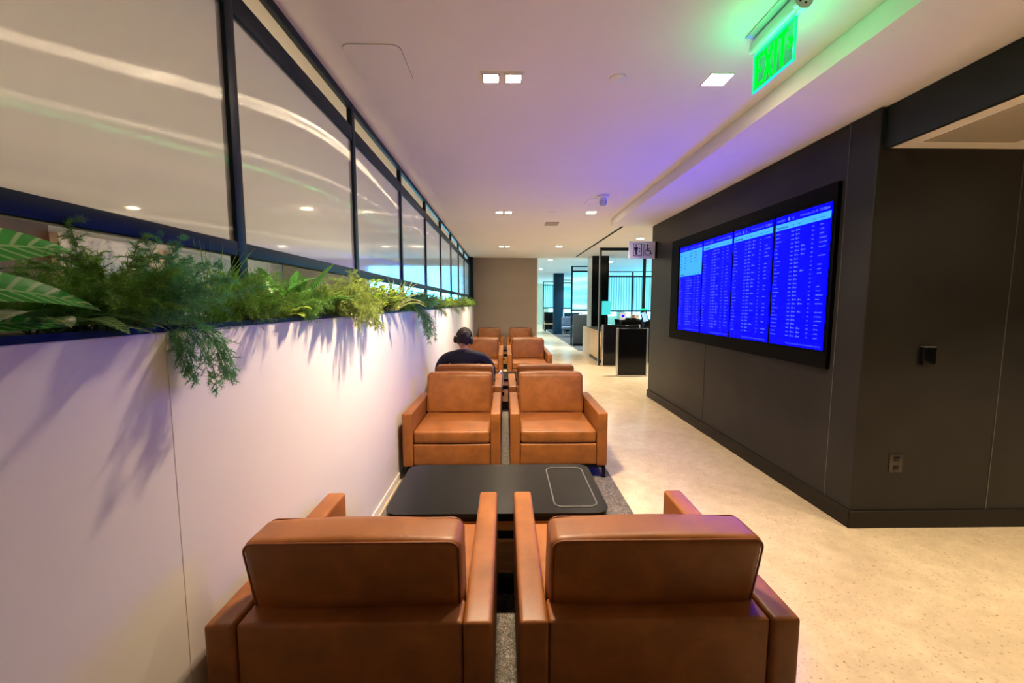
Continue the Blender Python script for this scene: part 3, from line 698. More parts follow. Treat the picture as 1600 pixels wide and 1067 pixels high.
for s, n_ in ((-1, 'l'), (1, 'r')):
    wide = 0.24
    nd.update({n_ + 'sh': ((s * wide, 0.0, 0.90), 0.058), n_ + 'el': ((s * 0.335, 0.10, 0.685), 0.043), n_ + 'wr': ((s * 0.14, 0.31, 0.665), 0.028), n_ + 'hd': ((s * 0.085, 0.37, 0.675), (0.036, 0.02)),
               n_ + 'hip': ((s * 0.095, 0.10, 0.545), 0.085), n_ + 'kn': ((s * 0.12, 0.50, 0.53), 0.058), n_ + 'cf': ((s * 0.12, 0.53, 0.33), 0.052), n_ + 'an': ((s * 0.12, 0.53, 0.11), 0.036), n_ + 'ft': ((s * 0.125, 0.62, 0.055), 0.032), n_ + 'te': ((s * 0.13, 0.73, 0.045), 0.026)})
    ed += [('upper', n_ + 'sh'), (n_ + 'sh', n_ + 'el'), (n_ + 'el', n_ + 'wr'), (n_ + 'wr', n_ + 'hd'), ('pelvis', n_ + 'hip'), (n_ + 'hip', n_ + 'kn'), (n_ + 'kn', n_ + 'cf'), (n_ + 'cf', n_ + 'an'), (n_ + 'an', n_ + 'ft'), (n_ + 'ft', n_ + 'te')]
    for q in range(4):
        bx = s * (0.085 - 0.022 * (q - 1.5)); ln = (0.9, 1.0, 0.95, 0.75)[q]
        nd[n_ + 'f%da' % q] = ((bx, 0.405, 0.685), 0.0085); nd[n_ + 'f%db' % q] = ((bx - s * 0.012, 0.405 + 0.035 * ln, 0.675), 0.008); nd[n_ + 'f%dc' % q] = ((bx - s * 0.022, 0.405 + 0.045 * ln, 0.650), 0.007)
        ed += [(n_ + 'hd', n_ + 'f%da' % q), (n_ + 'f%da' % q, n_ + 'f%db' % q), (n_ + 'f%db' % q, n_ + 'f%dc' % q)]
    nd[n_ + 'ta'] = ((s * 0.05, 0.36, 0.695), 0.010); nd[n_ + 'tb'] = ((s * 0.03, 0.385, 0.70), 0.009)
    ed += [(n_ + 'hd', n_ + 'ta'), (n_ + 'ta', n_ + 'tb')]
body = skinned('body', nd, ed, M['skin'], t)
# head: lofted cross-sections, face towards +Y and bowed
HR = Matrix.Translation((-0.02, 0.105, 1.125)) @ Matrix.Rotation(math.radians(-24), 4, 'X') @ Matrix.Rotation(math.radians(6), 4, 'Y') @ Matrix.Diagonal((1.02, 1.06, 1.13, 1))
def head_bm(grow=0.0, zmin=-1, hairline=False):
    bm = bmesh.new(); seg, rn = 28, 22; rings = []
    for i in range(rn + 1):
        a = -PI / 2 + PI * i / rn; z = 0.118 * math.sin(a); c_ = math.cos(a) ** 0.8
        ring = []
        for k in range(seg):
            th = 2 * PI * k / seg; dx, dy = math.cos(th), math.sin(th)
            rx = 0.076 * c_; ry = (0.098 if dy < 0 else 0.094) * c_
            if z < -0.02:
                f_ = min(1, (-0.02 - z) / 0.09); rx *= 1 - 0.25 * f_
                if dy < 0: ry *= 1 - 0.35 * f_
                else: ry *= 1 + 0.02 * f_
            x_, y_ = rx * dx, ry * dy
            if dy > 0.6:
                nz = math.exp(-((z + 0.022) / 0.022) ** 2) * math.exp(-(x_ / 0.014) ** 2); y_ += 0.022 * nz * (1 if not grow else 0)
                y_ -= 0.008 * math.exp(-((z - 0.005) / 0.012) ** 2) * math.exp(-((abs(x_) - 0.03) / 0.014) ** 2)
                y_ += 0.006 * math.exp(-((z + 0.058) / 0.008) ** 2) * math.exp(-(x_ / 0.022) ** 2)
            q = Vector((x_, y_, z)); q += q.normalized() * grow * (1 + 0.35 * math.sin(th * 9 + i) + 0.25 * math.sin(th * 5 - i * 1.7)) if q.length > 0 else q
            ring.append(bm.verts.new(HR @ q))
        rings.append(ring)
    for i in range(rn):
        for k in range(seg):
            f = (rings[i][k], rings[i][(k + 1) % seg], rings[i + 1][(k + 1) % seg], rings[i + 1][k])
            if hairline:
                a = -PI / 2 + PI * (i + 0.5) / rn; z = 0.118 * math.sin(a); dy = math.sin(2 * PI * (k + 0.5) / seg)
                lim = -0.062 if dy < -0.25 else (-0.02 if dy < 0.25 else (0.062 if dy > 0.5 else 0.02))
                if z < lim: continue
            bm.faces.new(f)
    bmesh.ops.remove_doubles(bm, verts=bm.verts, dist=0.0004); return bm
head = obj('head', head_bm(), M['skin'], t, smooth=True)
for s in (-1, 1):
    bm = bmesh.new(); lathe(bm, [(0.004, -0.008), (0.02, -0.006), (0.026, 0), (0.02, 0.006), (0.004, 0.004)], mtx=HR @ Matrix.Translation((s * 0.078, 0.0, -0.01)) @ Matrix.Rotation(PI / 2, 4, 'Y')); obj('ear', bm, M['skin'], head, smooth=True)
    bm = bmesh.new(); bmesh.ops.create_uvsphere(bm, u_segments=10, v_segments=8, radius=0.011, matrix=HR @ Matrix.Translation((s * 0.030, 0.078, 0.004))); obj('eye', bm, M['white_plastic'], head, smooth=True)
bm = bmesh.new(); add_tube(bm, [HR @ Vector((-0.02 + 0.04 * k / 4, 0.088 - 0.004 * abs(k - 2), -0.058)) for k in range(5)], 0.004, 6); obj('mouth', bm, mat('lips', (0.35, 0.12, 0.09), 0.5), head, smooth=True)
obj('hair', head_bm(0.012, hairline=True), M['hair'], t, smooth=True)
# shirt
sd = {'pelvis': ((0, 0.045, 0.60), (0.175, 0.135)), 'waist': ((0, -0.02, 0.71), (0.16, 0.125)), 'chest': ((0, -0.03, 0.84), (0.185, 0.125)), 'upper': ((-0.005, -0.005, 0.930), (0.125, 0.080)), 'collar': ((-0.01, 0.03, 0.985), (0.066, 0.062))}
se = [('pelvis', 'waist'), ('waist', 'chest'), ('chest', 'upper'), ('upper', 'collar')]
for s, n_ in ((-1, 'l'), (1, 'r')):
    sd[n_ + 'sh'] = ((s * 0.235, -0.005, 0.905), 0.082); sd[n_ + 'ml'] = ((s * 0.315, 0.045, 0.79), 0.074); sd[n_ + 'el'] = ((s * 0.345, 0.10, 0.69), 0.062); sd[n_ + 'fa'] = ((s * 0.24, 0.20, 0.672), 0.052); se += [('upper', n_ + 'sh'), (n_ + 'sh', n_ + 'ml'), (n_ + 'ml', n_ + 'el'), (n_ + 'el', n_ + 'fa')]
skinned('shirt', sd, se, M['shirt'], t)
td = {'pelvis': ((0, 0.05, 0.565), (0.165, 0.115))}; te = []
for s, n_ in ((-1, 'l'), (1, 'r')):
    td[n_ + 'a'] = ((s * 0.10, 0.14, 0.55), 0.095); td[n_ + 'b'] = ((s * 0.12, 0.49, 0.535), 0.072); td[n_ + 'c'] = ((s * 0.12, 0.535, 0.33), 0.062); td[n_ + 'd'] = ((s * 0.12, 0.535, 0.12), 0.055)
    te += [('pelvis', n_ + 'a'), (n_ + 'a', n_ + 'b'), (n_ + 'b', n_ + 'c'), (n_ + 'c', n_ + 'd')]
skinned('trousers', td, te, M['jeans'], t)
for s in (-1, 1):
    bm = bmesh.new(); rbox(bm, (s * 0.125, 0.62, 0.058), (0.095, 0.28, 0.09), 0.04, n=4, fn=lambda q: Vector((q.x, q.y, q.z - 0.03 * max(0, (q.y - 0.6) / 0.15) * (q.z > 0.06)))); obj('shoe', bm, M['shoe'], t, smooth=True)
# headphones
hp = thing('headphones', None, None); del hp['label']; del hp['category']; hp.parent = t
bm = bmesh.new(); add_tube(bm, [HR @ Vector((0.098 * math.cos(a), -0.005, 0.012 + 0.128 * math.sin(a))) for a in [PI * k / 16 for k in range(17)]], 0.009, 8); obj('headband', bm, M['rubber'], hp, smooth=True)
for s in (-1, 1):
    bm = bmesh.new(); lathe(bm, [(0.028, -0.024), (0.040, -0.018), (0.044, 0), (0.040, 0.018), (0.028, 0.022)], mtx=HR @ Matrix.Translation((s * 0.098, -0.004, -0.008)) @ Matrix.Rotation(PI / 2, 4, 'Y')); obj('ear_cup', bm, M['rubber'], hp, smooth=True)

# ---------------------------------------------------------------- plants
def leaf(bm, base, d, up, length, width, droop, seg=8, fold=0.25, uvl=None, tip=1.0, wave=0.0):
    d = Vector(d).normalized(); side = d.cross(Vector(up)).normalized(); p = Vector(base); rows_ = []
    for i in range(seg + 1):
        u = i / seg; wv_ = width * math.sin(PI * min(1, u * 0.94 + 0.05)) ** (0.75 * tip) / 2 if i < seg else 0.0005
        nrm = side.cross(d).normalized()
        r = []
        for a in (-1, -0.5, 0, 0.5, 1):
            q = p + side * wv_ * a + nrm * (abs(a) * wv_ * fold + wave * math.sin(u * 14 + a) * abs(a))
            r.append(bm.verts.new(q))
        rows_.append((r, u)); p = p + d * (length / seg); d = (d + Vector((0, 0, -droop / seg))).normalized()
        side = (side - d * side.dot(d)).normalized()
    for (A, ua), (B, ub) in zip(rows_, rows_[1:]):
        for k in range(4):
            f = bm.faces.new((A[k], A[k + 1], B[k + 1], B[k])); f.smooth = True
            if uvl is not None:
                for lp, (aa, uu) in zip(f.loops, ((k, ua), (k + 1, ua), (k + 1, ub), (k, ub))): lp[uvl].uv = ((aa - 2) / 2, uu)
def curve_pts(base, d, length, droop, n, jit=0, rs=random):
    p = Vector(base); d = Vector(d).normalized(); out = [p.copy()]
    for i in range(n):
        d = (d + Vector((rs.uniform(-jit, jit), rs.uniform(-jit, jit), -droop / n + rs.uniform(-jit, jit)))).normalized(); p = p + d * length / n; out.append(p.copy())
    return out
def needle(bm, p, d, l, w_):
    s = d.cross(Vector((random.uniform(-1, 1), random.uniform(-1, 1), random.uniform(-1, 1)))).normalized() * w_
    a, b, c_ = bm.verts.new(p - s), bm.verts.new(p + s), bm.verts.new(p + d * l); bm.faces.new((a, b, c_))
def feathery(stems, spread, length, droop, rs, drape=None, fine=1.0, blen=0.09):
    nb = bmesh.new(); sb = bmesh.new()
    for s_ in range(stems):
        a = rs.uniform(0, 2 * PI); tilt = rs.uniform(0.05, 1) * spread
        d = Vector((math.cos(a) * tilt, math.sin(a) * tilt, 1)); base = Vector((rs.uniform(-0.03, 0.03), rs.uniform(-0.05, 0.05), 0)); dr = droop * rs.uniform(0.5, 1.3); ln = length * rs.uniform(0.6, 1.1)
        if drape and s_ < drape[0]:
            d = Vector((1.0, rs.uniform(-0.35, 0.35), 0.55)); ln = drape[1] * rs.uniform(0.7, 1.1); dr = drape[2]
        pts = curve_pts(base, d, ln, dr, 12, 0.05, rs)
        add_tube(sb, pts, [0.0017 * (1 - 0.75 * k / 12) for k in range(13)], 4, cap=False)
        for i in range(3, 13):
            t_ = (pts[i] - pts[i - 1]).normalized()
            for side in range(3):
                bd = (t_ * rs.uniform(0.4, 0.9) + Vector((rs.uniform(-1, 1), rs.uniform(-1, 1), rs.uniform(-0.7, 0.7)))).normalized()
                bl = blen * (1.25 - i / 13) * rs.uniform(0.6, 1.2); q = pts[i - 1].lerp(pts[i], rs.random()); nn = int(11 * fine)
                bp_ = curve_pts(q, bd, bl, 0.5, 4, 0.08, rs)
                add_tube(sb, bp_, 0.0007, 3, cap=False)
                for k in range(nn):
                    u = (k + 1) / nn * 3.999; j = int(u); qq = bp_[j].lerp(bp_[j + 1], u - j); dd = (bp_[j + 1] - bp_[j]).normalized()
                    for _ in range(3):
                        nd_ = (dd * 0.7 + Vector((rs.uniform(-1, 1), rs.uniform(-1, 1), rs.uniform(-1, 1)))).normalized(); needle(nb, qq, nd_, rs.uniform(0.010, 0.018), 0.0007 / fine ** 0.5)
    return nb, sb
def frondy(n, length, droop, rs, w_=0.045, spread=1.0):
    nb = bmesh.new(); sb = bmesh.new()
    for s_ in range(n):
        a = rs.uniform(0, 2 * PI); tilt = rs.uniform(0.3, 1) * spread; d = Vector((math.cos(a) * tilt, math.sin(a) * tilt, 0.9)); ln = length * rs.uniform(0.7, 1.1)
        pts = curve_pts((rs.uniform(-0.02, 0.02), rs.uniform(-0.03, 0.03), 0), d, ln, droop * rs.uniform(0.7, 1.2), 14, 0.02, rs)
        add_tube(sb, pts, 0.0012, 4, cap=False)
        for i in range(2, 15):
            t_ = (pts[i] - pts[i - 1]).normalized(); sd_ = t_.cross(Vector((0, 0, 1))).normalized(); wl = w_ * math.sin(PI * (i / 15) ** 0.8) + 0.006
            for h_ in (0, 0.5):
                q = pts[i - 1].lerp(pts[i], h_)
                for s in (-1, 1): leaf(nb, q, sd_ * s + t_ * 0.45, (0, 0, 1), wl, 0.011, 0.3, 3, 0.1)
    return nb, sb
def leafy(n, hgt, size, rs, width=0.6, droop=0.6, uv=False, stem=True, spread=0.8, wave=0.0, up=0.8):
    nb = bmesh.new(); sb = bmesh.new(); uvl = nb.loops.layers.uv.new('UVMap') if uv else None
    for s_ in range(n):
        a = s_ * 2.4 + rs.uniform(-0.4, 0.4); tilt = rs.uniform(0.15, 1) * spread; d = Vector((math.cos(a) * tilt, math.sin(a) * tilt, 1)).normalized(); h_ = hgt * rs.uniform(0.35, 1)
        pts = curve_pts((rs.uniform(-0.02, 0.02), rs.uniform(-0.03, 0.03), 0), d, h_, 0.5, 4, 0.03, rs)
        if stem: add_tube(sb, pts, 0.0022, 5, cap=False)
        ld_ = Vector((math.cos(a), math.sin(a), up * rs.uniform(0.2, 1.2))); l_ = size * rs.uniform(0.7, 1.15)
        leaf(nb, pts[-1], ld_, (0, 0, 1), l_, l_ * width, droop * rs.uniform(0.6, 1.4), 9, 0.22, uvl, 1.0, wave)
    return nb, sb
def grassy(n, length, rs, droop=1.2, w_=0.004, spread=0.6):
    nb = bmesh.new(); sb = bmesh.new()
    for _ in range(n):
        a = rs.uniform(0, 2 * PI); tilt = rs.uniform(0, 1) * spread
        leaf(nb, (rs.uniform(-0.03, 0.03), rs.uniform(-0.06, 0.06), 0), (math.cos(a) * tilt, math.sin(a) * tilt, 1), (math.sin(a), -math.cos(a), 0.1), length * rs.uniform(0.5, 1.1), w_, droop * rs.uniform(0.2, 1.2), 9, 0.1)
    add_tube(sb, [(0, 0, 0), (0, 0, 0.03)], 0.006, 5); return nb, sb
PZ = 1.5125
def plant(kind, gen, m_, x, y, lab, grp=None, rz=0, sc=1.0):
    t = thing(kind, lab, 'plant', (x, y, PZ), rz, grp); nb, sb = gen
    obj('foliage', nb, m_, t); obj('stems', sb, M['stem'], t); t.scale = (sc, sc, sc); return t
R_ = random.Random(11)
XPL = -1.0
# near end, left edge of the picture
def zebra_big():
    nb = bmesh.new(); sb = bmesh.new(); uvl = nb.loops.layers.uv.new('UVMap')
    for (bx, by, bz), d, up, ln, wd, dr in (
        ((0.0, 0.05, 0.10), (0.05, 1.0, 0.42), (1, 0, 0.9), 0.44, 0.105, 0.45),
        ((0.02, 0.06, 0.045), (0.06, 1.0, 0.42), (1, 0, 1.0), 0.46, 0.085, 0.85),
        ((-0.02, 0.04, 0.06), (-0.02, 1.0, 0.40), (1, 0, 0.7), 0.40, 0.07, 0.55),
        ((0.01, 0.05, 0.02), (0.06, 1.0, 0.10), (0.8, 0, 1), 0.42, 0.08, 0.22),
        ((-0.02, 0.0, 0.05), (0.15, 0.8, 0.6), (1, 0, 0.6), 0.20, 0.10, 0.6),
        ((0.0, -0.1, 0.06), (0.2, -0.8, 0.4), (1, 0, 0.6), 0.3, 0.10, 0.6),
        ((0.01, -0.06, 0.06), (-0.5, 0.6, 0.6), (0, 1, 0.6), 0.24, 0.09, 0.6)):
        leaf(nb, (bx, by, bz), d, up, ln, wd, dr, 14, 0.25, uvl, 1.1)
        add_tube(sb, [(0, -0.02, 0), ((bx) * 0.5, (by - 0.02) / 2, bz * 0.6), (bx, by, bz)], 0.003, 5, cap=False)
    return nb, sb
plant('zebra_plant', zebra_big(), M['zebra'], -1.0, 0.48, 'large plant with white-veined bright green leaves at far left')
plant('zebra_plant', leafy(16, 0.05, 0.20, random.Random(3), 0.28, 0.7, True, spread=1.2, up=0.25), M['zebra_dark'], -1.0, 0.92, 'low dark zebra-veined plant under the feathery fern at far left')
plant('asparagus_fern', feathery(34, 0.75, 0.25, 1.5, random.Random(1), fine=1.2, blen=0.07), M['grass'], -1.02, 1.02, 'mid green feathery fern beside the zebra leaves at left')
plant('asparagus_fern', feathery(60, 0.85, 0.27, 1.7, random.Random(2), (9, 0.27, 3.6), 1.25, 0.06), M['asparagus'], -1.0, 1.22, 'blue-green feathery fern with strands trailing down the cream wall')
plant('grass_plant', grassy(70, 0.27, random.Random(4)), M['grass'], -1.0, 1.42, 'tuft of thin arching grass blades left of the first tall post')
plant('asparagus_fern', feathery(40, 0.9, 0.22, 1.5, random.Random(5), fine=1.1), M['grass'], -1.0, 1.60, 'mid green feathery fern under the first tall post')
plant('zebra_plant', leafy(9, 0.15, 0.15, random.Random(6), 0.36, 0.3, True, spread=0.7, up=1.4), M['zebra'], -0.99, 1.90, 'upright bright zebra-veined plant just right of the first post')
plant('pothos', leafy(12, 0.07, 0.08, random.Random(8), 0.85, 0.8, spread=1.0), M['lime'], -0.98, 1.86, 'small lime broad-leaved plant low beside the upright zebra leaves')
plant('asparagus_fern', feathery(36, 0.9, 0.2, 1.5, random.Random(9)), M['grass'], -1.02, 2.02, 'green feathery fern behind the small lime plant')
plant('boston_fern', frondy(28, 0.24, 1.5, random.Random(10)), M['fern'], -1.0, 2.22, 'dark arching fern with narrow leaflets before the second post', sc=1.1)
plant('asparagus_fern', feathery(60, 0.95, 0.24, 1.6, random.Random(12), fine=1.1), M['olive_fern'], -0.99, 2.50, 'yellow-olive feathery fern mound, largest before the second post', sc=1.12)
plant('asparagus_fern', feathery(44, 0.95, 0.21, 1.7, random.Random(13), (4, 0.17, 2.2)), M['olive_fern'], -0.99, 2.76, 'yellow-olive feathery fern leaning over the lip near the second post', sc=1.15)
plant('bushy_plant', leafy(150, 0.25, 0.05, random.Random(14), 0.7, 0.6, spread=0.9), M['lime'], -0.99, 3.08, 'tall lime small-leaved bush at the second post')
plant('bushy_plant', leafy(110, 0.17, 0.05, random.Random(15), 0.75, 0.8, spread=1.1), M['lime'], -0.98, 3.38, 'lower lime round-leaved bush right of the second post', sc=1.3)
plant('spider_plant', grassy(60, 0.30, random.Random(16), 1.8, 0.012, 1.0), M['pale_leaf'], -0.99, 3.72, 'pale striped arching strap-leaved plant before the third post', sc=1.1)
plant('boston_fern', frondy(36, 0.26, 1.6, random.Random(17), 0.05), M['fern'], -0.99, 4.05, 'dark green fern left of the trailing strands', sc=1.1)
plant('asparagus_fern', feathery(44, 0.8, 0.22, 1.6, random.Random(18), (16, 0.42, 4.6)), M['asparagus'], -0.98, 4.45, 'feathery fern with a long clump hanging over the wall above the seated person')
plant('bushy_plant', leafy(110, 0.19, 0.06, random.Random(19), 0.5, 0.8, spread=1.0), M['fern'], -0.99, 4.85, 'dark leafy bush just beyond the hanging clump', sc=1.2)
plant('spider_plant', grassy(50, 0.26, random.Random(20), 1.6, 0.012, 1.0), M['asparagus'], -0.99, 5.35, 'dark strap-leaved plant past the dark leafy bush', sc=1.1)
protos = [('asparagus_fern', feathery(40, 0.9, 0.22, 1.5, random.Random(21), (3, 0.25, 2), 0.9), M['olive_fern']), ('boston_fern', frondy(30, 0.25, 1.5, random.Random(22)), M['fern']), ('bushy_plant', leafy(90, 0.2, 0.05, random.Random(23), 0.6, 0.7, spread=1.0), M['lime']), ('grass_plant', grassy(60, 0.26, random.Random(24), 1.6, 0.007, 0.9), M['grass'])]
kn = ['olive feathery fern', 'dark arching fern', 'lime small-leaved bush', 'green grassy tuft']
base = []
yy = 5.75; i = 0
where = ['fifth along the far planter run', 'sixth', 'seventh']
far_lab = {}
while yy < 12.6:
    k = i % 4; cnt = far_lab.get(k, 0); far_lab[k] = cnt + 1
    place = ['nearest of its kind on the far half of the planter', 'second of its kind on the far half of the planter', 'third of its kind on the far half of the planter', 'fourth of its kind on the far half of the planter', 'last of its kind, close to the end wall', 'sixth of its kind, close to the end wall'][min(cnt, 5)]
    lab = kn[k] + ', ' + place
    if i < 4: base.append(plant(protos[k][0], protos[k][1], protos[k][2], -0.995, yy, lab, 'small plants along the far planter'))
    else:
        d_ = dup(base[k], (-0.995, yy, PZ), i * 1.7, lab); s_ = 0.9 + 0.2 * ((i * 37) % 10) / 10; d_.scale = (s_, s_, s_)
    yy += 0.40; i += 1

fil = ['behind the trailing fern at left', 'behind the first post', 'behind the small lime plant', 'behind the olive mound', 'behind the lime bush', 'behind the strap-leaved plant', 'behind the hanging clump', 'behind the far run of plants']
for j, yb in enumerate((1.3, 1.75, 2.15, 2.6, 3.1, 3.7, 4.3, 5.1)):
    d_ = dup(base[(0, 1, 3)[j % 3]], (-1.22, yb, PZ), j * 1.3, '%s on the far side of the planter, %s' % ((kn[0], kn[1], kn[3])[j % 3], fil[j])); d_['group'] = 'plants on the far side of the planter'

# ---------------------------------------------------------------- beyond the lounge: gates, desk, screens of glass
t = thing('reception_counter', 'pale oak fronted low counter at the foot of the dark column', 'counter', (2.50, 10.72, 0))
boxo('body', (0, 0, 0.10), (0.55, 1.33, 0.86), M['pale_wood'], t, 0.004)
boxo('plinth', (0.02, 0.02, 0.0005), (0.53, 1.31, 0.0995), M['black'], t)
boxo('side_panel', (0.0, 1.331, 0.0005), (0.04, 2.35, 0.86), M['pale_wood'], t)
boxo('counter_top', (-0.01, -0.01, 0.8605), (0.56, 1.335, 0.90), M['grey_lam'], t, 0.003)
t = thing('column', 'thick dark column with grey side, rising behind the oak counter', 'column', (2.55, 12.10, 0))
boxo('shaft', (0.006, 0, 0.0005), (0.50, 0.62, CZ - 0.001), M['gloss_black'], t)
boxo('side_cladding', (-0.002, 0.002, 0.87), (0.005, 0.618, CZ - 0.003), M['grey_metal'], t)
def gate(x0, x1, y, lab, z1=1.05):
    t = thing('barrier_gate', lab, 'gate', (x0, y, 0), 0, 'black barrier panels by the desk'); w_ = x1 - x0
    boxo('post', (0, -0.03, 0.0005), (0.035, 0.05, z1), M['silver'], t, 0.006)
    boxo('post', (w_ - 0.035, -0.03, 0.0005), (w_, 0.05, z1), M['silver'], t, 0.006)
    boxo('panel', (0.0355, -0.02, 0.02), (w_ - 0.0355, 0.03, z1 - 0.03), M['gloss_black'], t, 0.004)
    boxo('cap_rail', (0.0355, -0.022, z1 - 0.0295), (w_ - 0.0355, 0.045, z1 - 0.004), M['gloss_black'], t, 0.010)
    return t
gate(2.42, 3.10, 8.80, 'black barrier panel with silver edges nearest, beside the dark wall end')
gate(2.44, 3.40, 10.25, 'black barrier panel with silver edge in front of the desk')
boxo_p = thing('portal_frame', 'tall black metal portal frame around the desk', 'frame', (2.38, 10.34, 0))
boxo('upright', (0.0, 0, 0.0005), (0.04, 0.07, CZ - 0.001), M['steel'], boxo_p, 0.002)
boxo('edge_strip', (-0.008, 0.001, 0.001), (-0.0005, 0.069, CZ - 0.03), M['silver'], boxo_p)
boxo('upright', (1.10, 0, 0.0005), (1.16, 0.07, CZ - 0.001), M['steel'], boxo_p, 0.002)
boxo('head_beam', (0.0405, 0, CZ - 0.07), (1.0995, 0.07, CZ - 0.001), M['steel'], boxo_p, 0.002)
t = thing('reception_desk', 'black reception desk behind the barrier panels', 'desk', (3.06, 10.65, 0))
boxo('body', (0, 0.05, 0.0005), (1.4, 0.70, 1.07), M['black'], t)
boxo('desk_top', (-0.004, 0.0, 1.0705), (1.45, 0.75, 1.15), M['gloss_black'], t, 0.004)
t = thing('monitor', 'cyan-lit monitor on the oak counter inside the black portal', 'monitor', (2.68, 10.85, 0.9005))
boxo('stand', (-0.06, -0.05, 0), (0.06, 0.05, 0.015), M['gloss_black'], t); boxo('neck', (-0.012, -0.01, 0.0155), (0.012, 0.01, 0.40), M['gloss_black'], t)
boxo('screen', (-0.115, -0.022, 0.38), (0.115, -0.0105, 0.74), M['cyan_screen'], t)
t = thing('counter_sign', 'small pale blue sign standing on the desk', 'sign', (3.11, 10.76, 1.1505))
boxo('card', (-0.085, -0.004, 0.0), (0.085, 0.004, 0.19), M['sign_face'], t); boxo('emblem', (-0.03, -0.006, 0.07), (0.03, -0.0045, 0.13), M['screen_blue'], t)
t = thing('card_stand', 'white and orange cards in a stand on the desk', 'card stand', (3.45, 10.85, 1.1505))
boxo('card', (-0.12, -0.01, 0.02), (0.12, 0.0, 0.14), M['white_plastic'], t); boxo('card_print', (-0.10, -0.0125, 0.03), (-0.01, -0.0105, 0.13), mat('orange_print', (0.6, 0.3, 0.12), 0.5), t); boxo('base', (-0.12, -0.03, 0), (0.12, 0.03, 0.0195), M['black'], t)
t = thing('keyboard', 'black low terminal box lying on the desk', 'terminal', (3.30, 10.70, 1.1505)); boxo('body', (-0.14, -0.03, 0), (0.14, 0.03, 0.05), M['gloss_black'], t, 0.004); boxo('button', (-0.02, -0.034, 0.02), (0.02, -0.0305, 0.03), M['silver'], t)
t = thing('tablet_stand', 'tilted white lit tablet on a stand under a green light', 'tablet', (3.62, 10.52, 1.06)); t.location = (3.30, 9.55, 0)
boxo('pole', (-0.02, -0.02, 0.0005), (0.02, 0.02, 1.16), M['gloss_black'], t)
for nm, lo, hi, mm in (('casing', (-0.075, -0.015, -0.005), (0.075, 0.0, 0.265), M['gloss_black']), ('screen', (-0.055, -0.019, 0.02), (0.055, -0.0155, 0.24), M['phone_screen'])):
    o = boxo(nm, lo, hi, mm, t); o.location = (0, -0.022, 1.14); o.rotation_euler = (math.radians(-12), math.radians(-14), 0)
boxo('indicator', (-0.16, -0.02, 1.43), (0.02, 0.0, 1.455), M['led_green'], t); boxo('indicator_arm', (-0.01, 0.001, 1.16), (0.01, 0.015, 1.45), M['gloss_black'], t)

def bay(name, lab, x0, x1, y, zt, zm, zb, cols, m_, base=None, cat='partition', top=None):
    t = thing(name, lab, cat, (x0, y, 0)); w_ = x1 - x0; s = 0.028
    boxo('top_rail', (0, -s, zt - 0.035), (w_, s, zt), M['steel'], t); boxo('transom_rail', (0, -s, zm - 0.03), (w_, s, zm + 0.03), M['steel'], t); boxo('bottom_rail', (0, -s, zb - 0.07), (w_, s, zb), M['steel'], t)
    n = cols
    for k in range(n + 1):
        xx = w_ * k / n; boxo('post', (xx - s, -s - 0.004, 0.0005), (xx + s, s + 0.004, zt), M['steel'], t)
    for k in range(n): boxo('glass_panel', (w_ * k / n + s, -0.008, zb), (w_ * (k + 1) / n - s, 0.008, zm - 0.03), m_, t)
    if base: boxo('base_cabinet', (0.04, -0.30, 0.0005), (w_, -0.034, base), M['grey_lam'], t, 0.004); boxo('kick', (0.03, -0.305, 0.0005), (w_, -0.301, 0.09), M['black'], t)
    return t
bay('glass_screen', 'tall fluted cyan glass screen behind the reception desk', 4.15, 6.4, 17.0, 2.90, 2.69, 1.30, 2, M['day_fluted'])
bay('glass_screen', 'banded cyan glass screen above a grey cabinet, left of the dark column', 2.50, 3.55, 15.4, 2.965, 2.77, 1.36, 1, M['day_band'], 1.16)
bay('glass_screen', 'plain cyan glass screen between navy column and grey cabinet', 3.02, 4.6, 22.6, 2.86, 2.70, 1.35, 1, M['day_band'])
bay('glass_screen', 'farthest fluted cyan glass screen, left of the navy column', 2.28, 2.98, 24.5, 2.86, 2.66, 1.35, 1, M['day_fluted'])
o = boxo('column', (2.50, 20.9, 0.0005), (2.98, 21.4, 3.099), M['navy'], bev=0.004); tag(o, 'navy square column in the middle of the far hall', 'column')
o = boxo('tray', (2.75, 15.12, 1.1605), (3.05, 15.3, 1.20), M['white_plastic'], bev=0.005); tag(o, 'white items tray on top of the grey cabinet', 'tray')
o = boxo('hall_carpet', (2.46, 13.6, 0.0005), (6.5, 25.5, 0.006), mottled('dark_carpet', (0.05, 0.045, 0.045), 0.95, 0.2, 20)); tag(o, 'dark carpet area under the hall seating', 'carpet')
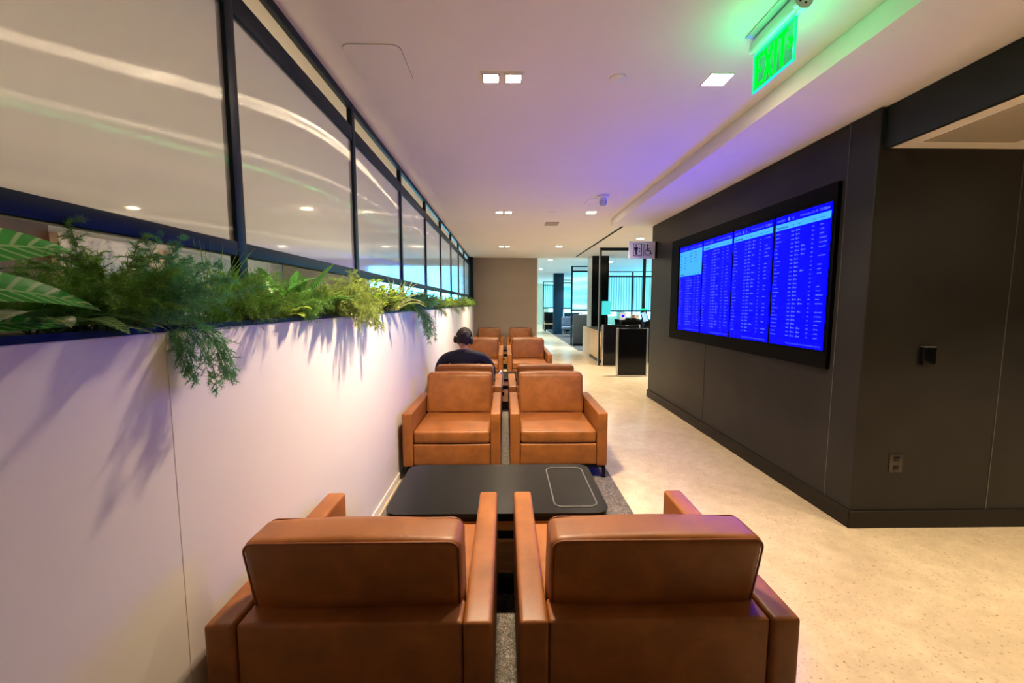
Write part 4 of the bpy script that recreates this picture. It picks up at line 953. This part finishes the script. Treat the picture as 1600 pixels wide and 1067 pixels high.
def sofa(x, y, lab, fab, wd=0.9):
    t = thing('lounge_sofa', lab, 'sofa', (x, y, 0))
    boxo('base', (0, 0, 0.12), (wd, 0.8, 0.40), M['black'], t, 0.01); boxo('wood_rail', (-0.003, -0.01, 0.401), (wd, 0.8, 0.47), M['pale_wood'], t, 0.004)
    boxo('seat', (0.02, 0.02, 0.4705), (wd - 0.02, 0.62, 0.60), fab, t, 0.02); boxo('backrest', (0.02, 0.6205, 0.4705), (wd - 0.02, 0.79, 1.08), fab, t, 0.02)
    for a in (0.04, wd - 0.04):
        for b in (0.04, 0.76): boxo('leg', (a - 0.02, b - 0.02, 0.0005), (a + 0.02, b + 0.02, 0.119), M['black'], t)
sofa(2.24, 23.0, 'dark sofa with pale wooden rail left of the navy column', M['black'], 0.55)
sofa(3.15, 21.2, 'dark blue sofa between the navy column and grey cabinet', M['navy'], 1.0)
o = bmesh.new(); rbox(o, (2.96, 19.2, 0.70), (0.16, 0.35, 0.5), 0.07, n=4); 
o = obj('lounge_chair', o, M['grey_fabric'], smooth=True); bpy.data.objects.remove(o)
t = thing('lounge_chair', 'pale blue-grey tub chair right of the navy column', 'chair', (2.95, 19.4, 0))
bm = bmesh.new(); rbox(bm, (0, 0, 0.42), (0.5, 0.5, 0.16), 0.06, n=4); obj('seat', bm, M['grey_fabric'], t, smooth=True)
bm = bmesh.new(); rbox(bm, (0, 0.22, 0.72), (0.48, 0.12, 0.46), 0.055, n=4); obj('backrest', bm, M['grey_fabric'], t, smooth=True)
for a in (-0.2, 0.2):
    for b in (-0.2, 0.2): boxo('leg', (a - 0.015, b - 0.015, 0.0005), (a + 0.015, b + 0.015, 0.345), M['silver'], t)
wq = thing('window_3', 'x', 'x', (0, 31.95, 0)); del wq['label']; del wq['category']; wq['kind'] = 'structure'  # glowing panes added behind the glass screens to brighten the hall ceiling
for k in range(3): boxo('pane', (3.4 + k * 1.8, 0, 0.6), (5.1 + k * 1.8, 0.03, 3.0), M['sky_pane'], wq)
# daylight windows of the far hall, mostly out of sight on the right
wr = thing('window_2', 'x', 'x', (8.98, 0, 0)); del wr['label']; del wr['category']; wr['kind'] = 'structure'
for k in range(7): boxo('pane', (-0.02, 11.2 + k * 2.8, 0.6), (0.0, 13.8 + k * 2.8, 2.9), M['sky_pane'], wr)
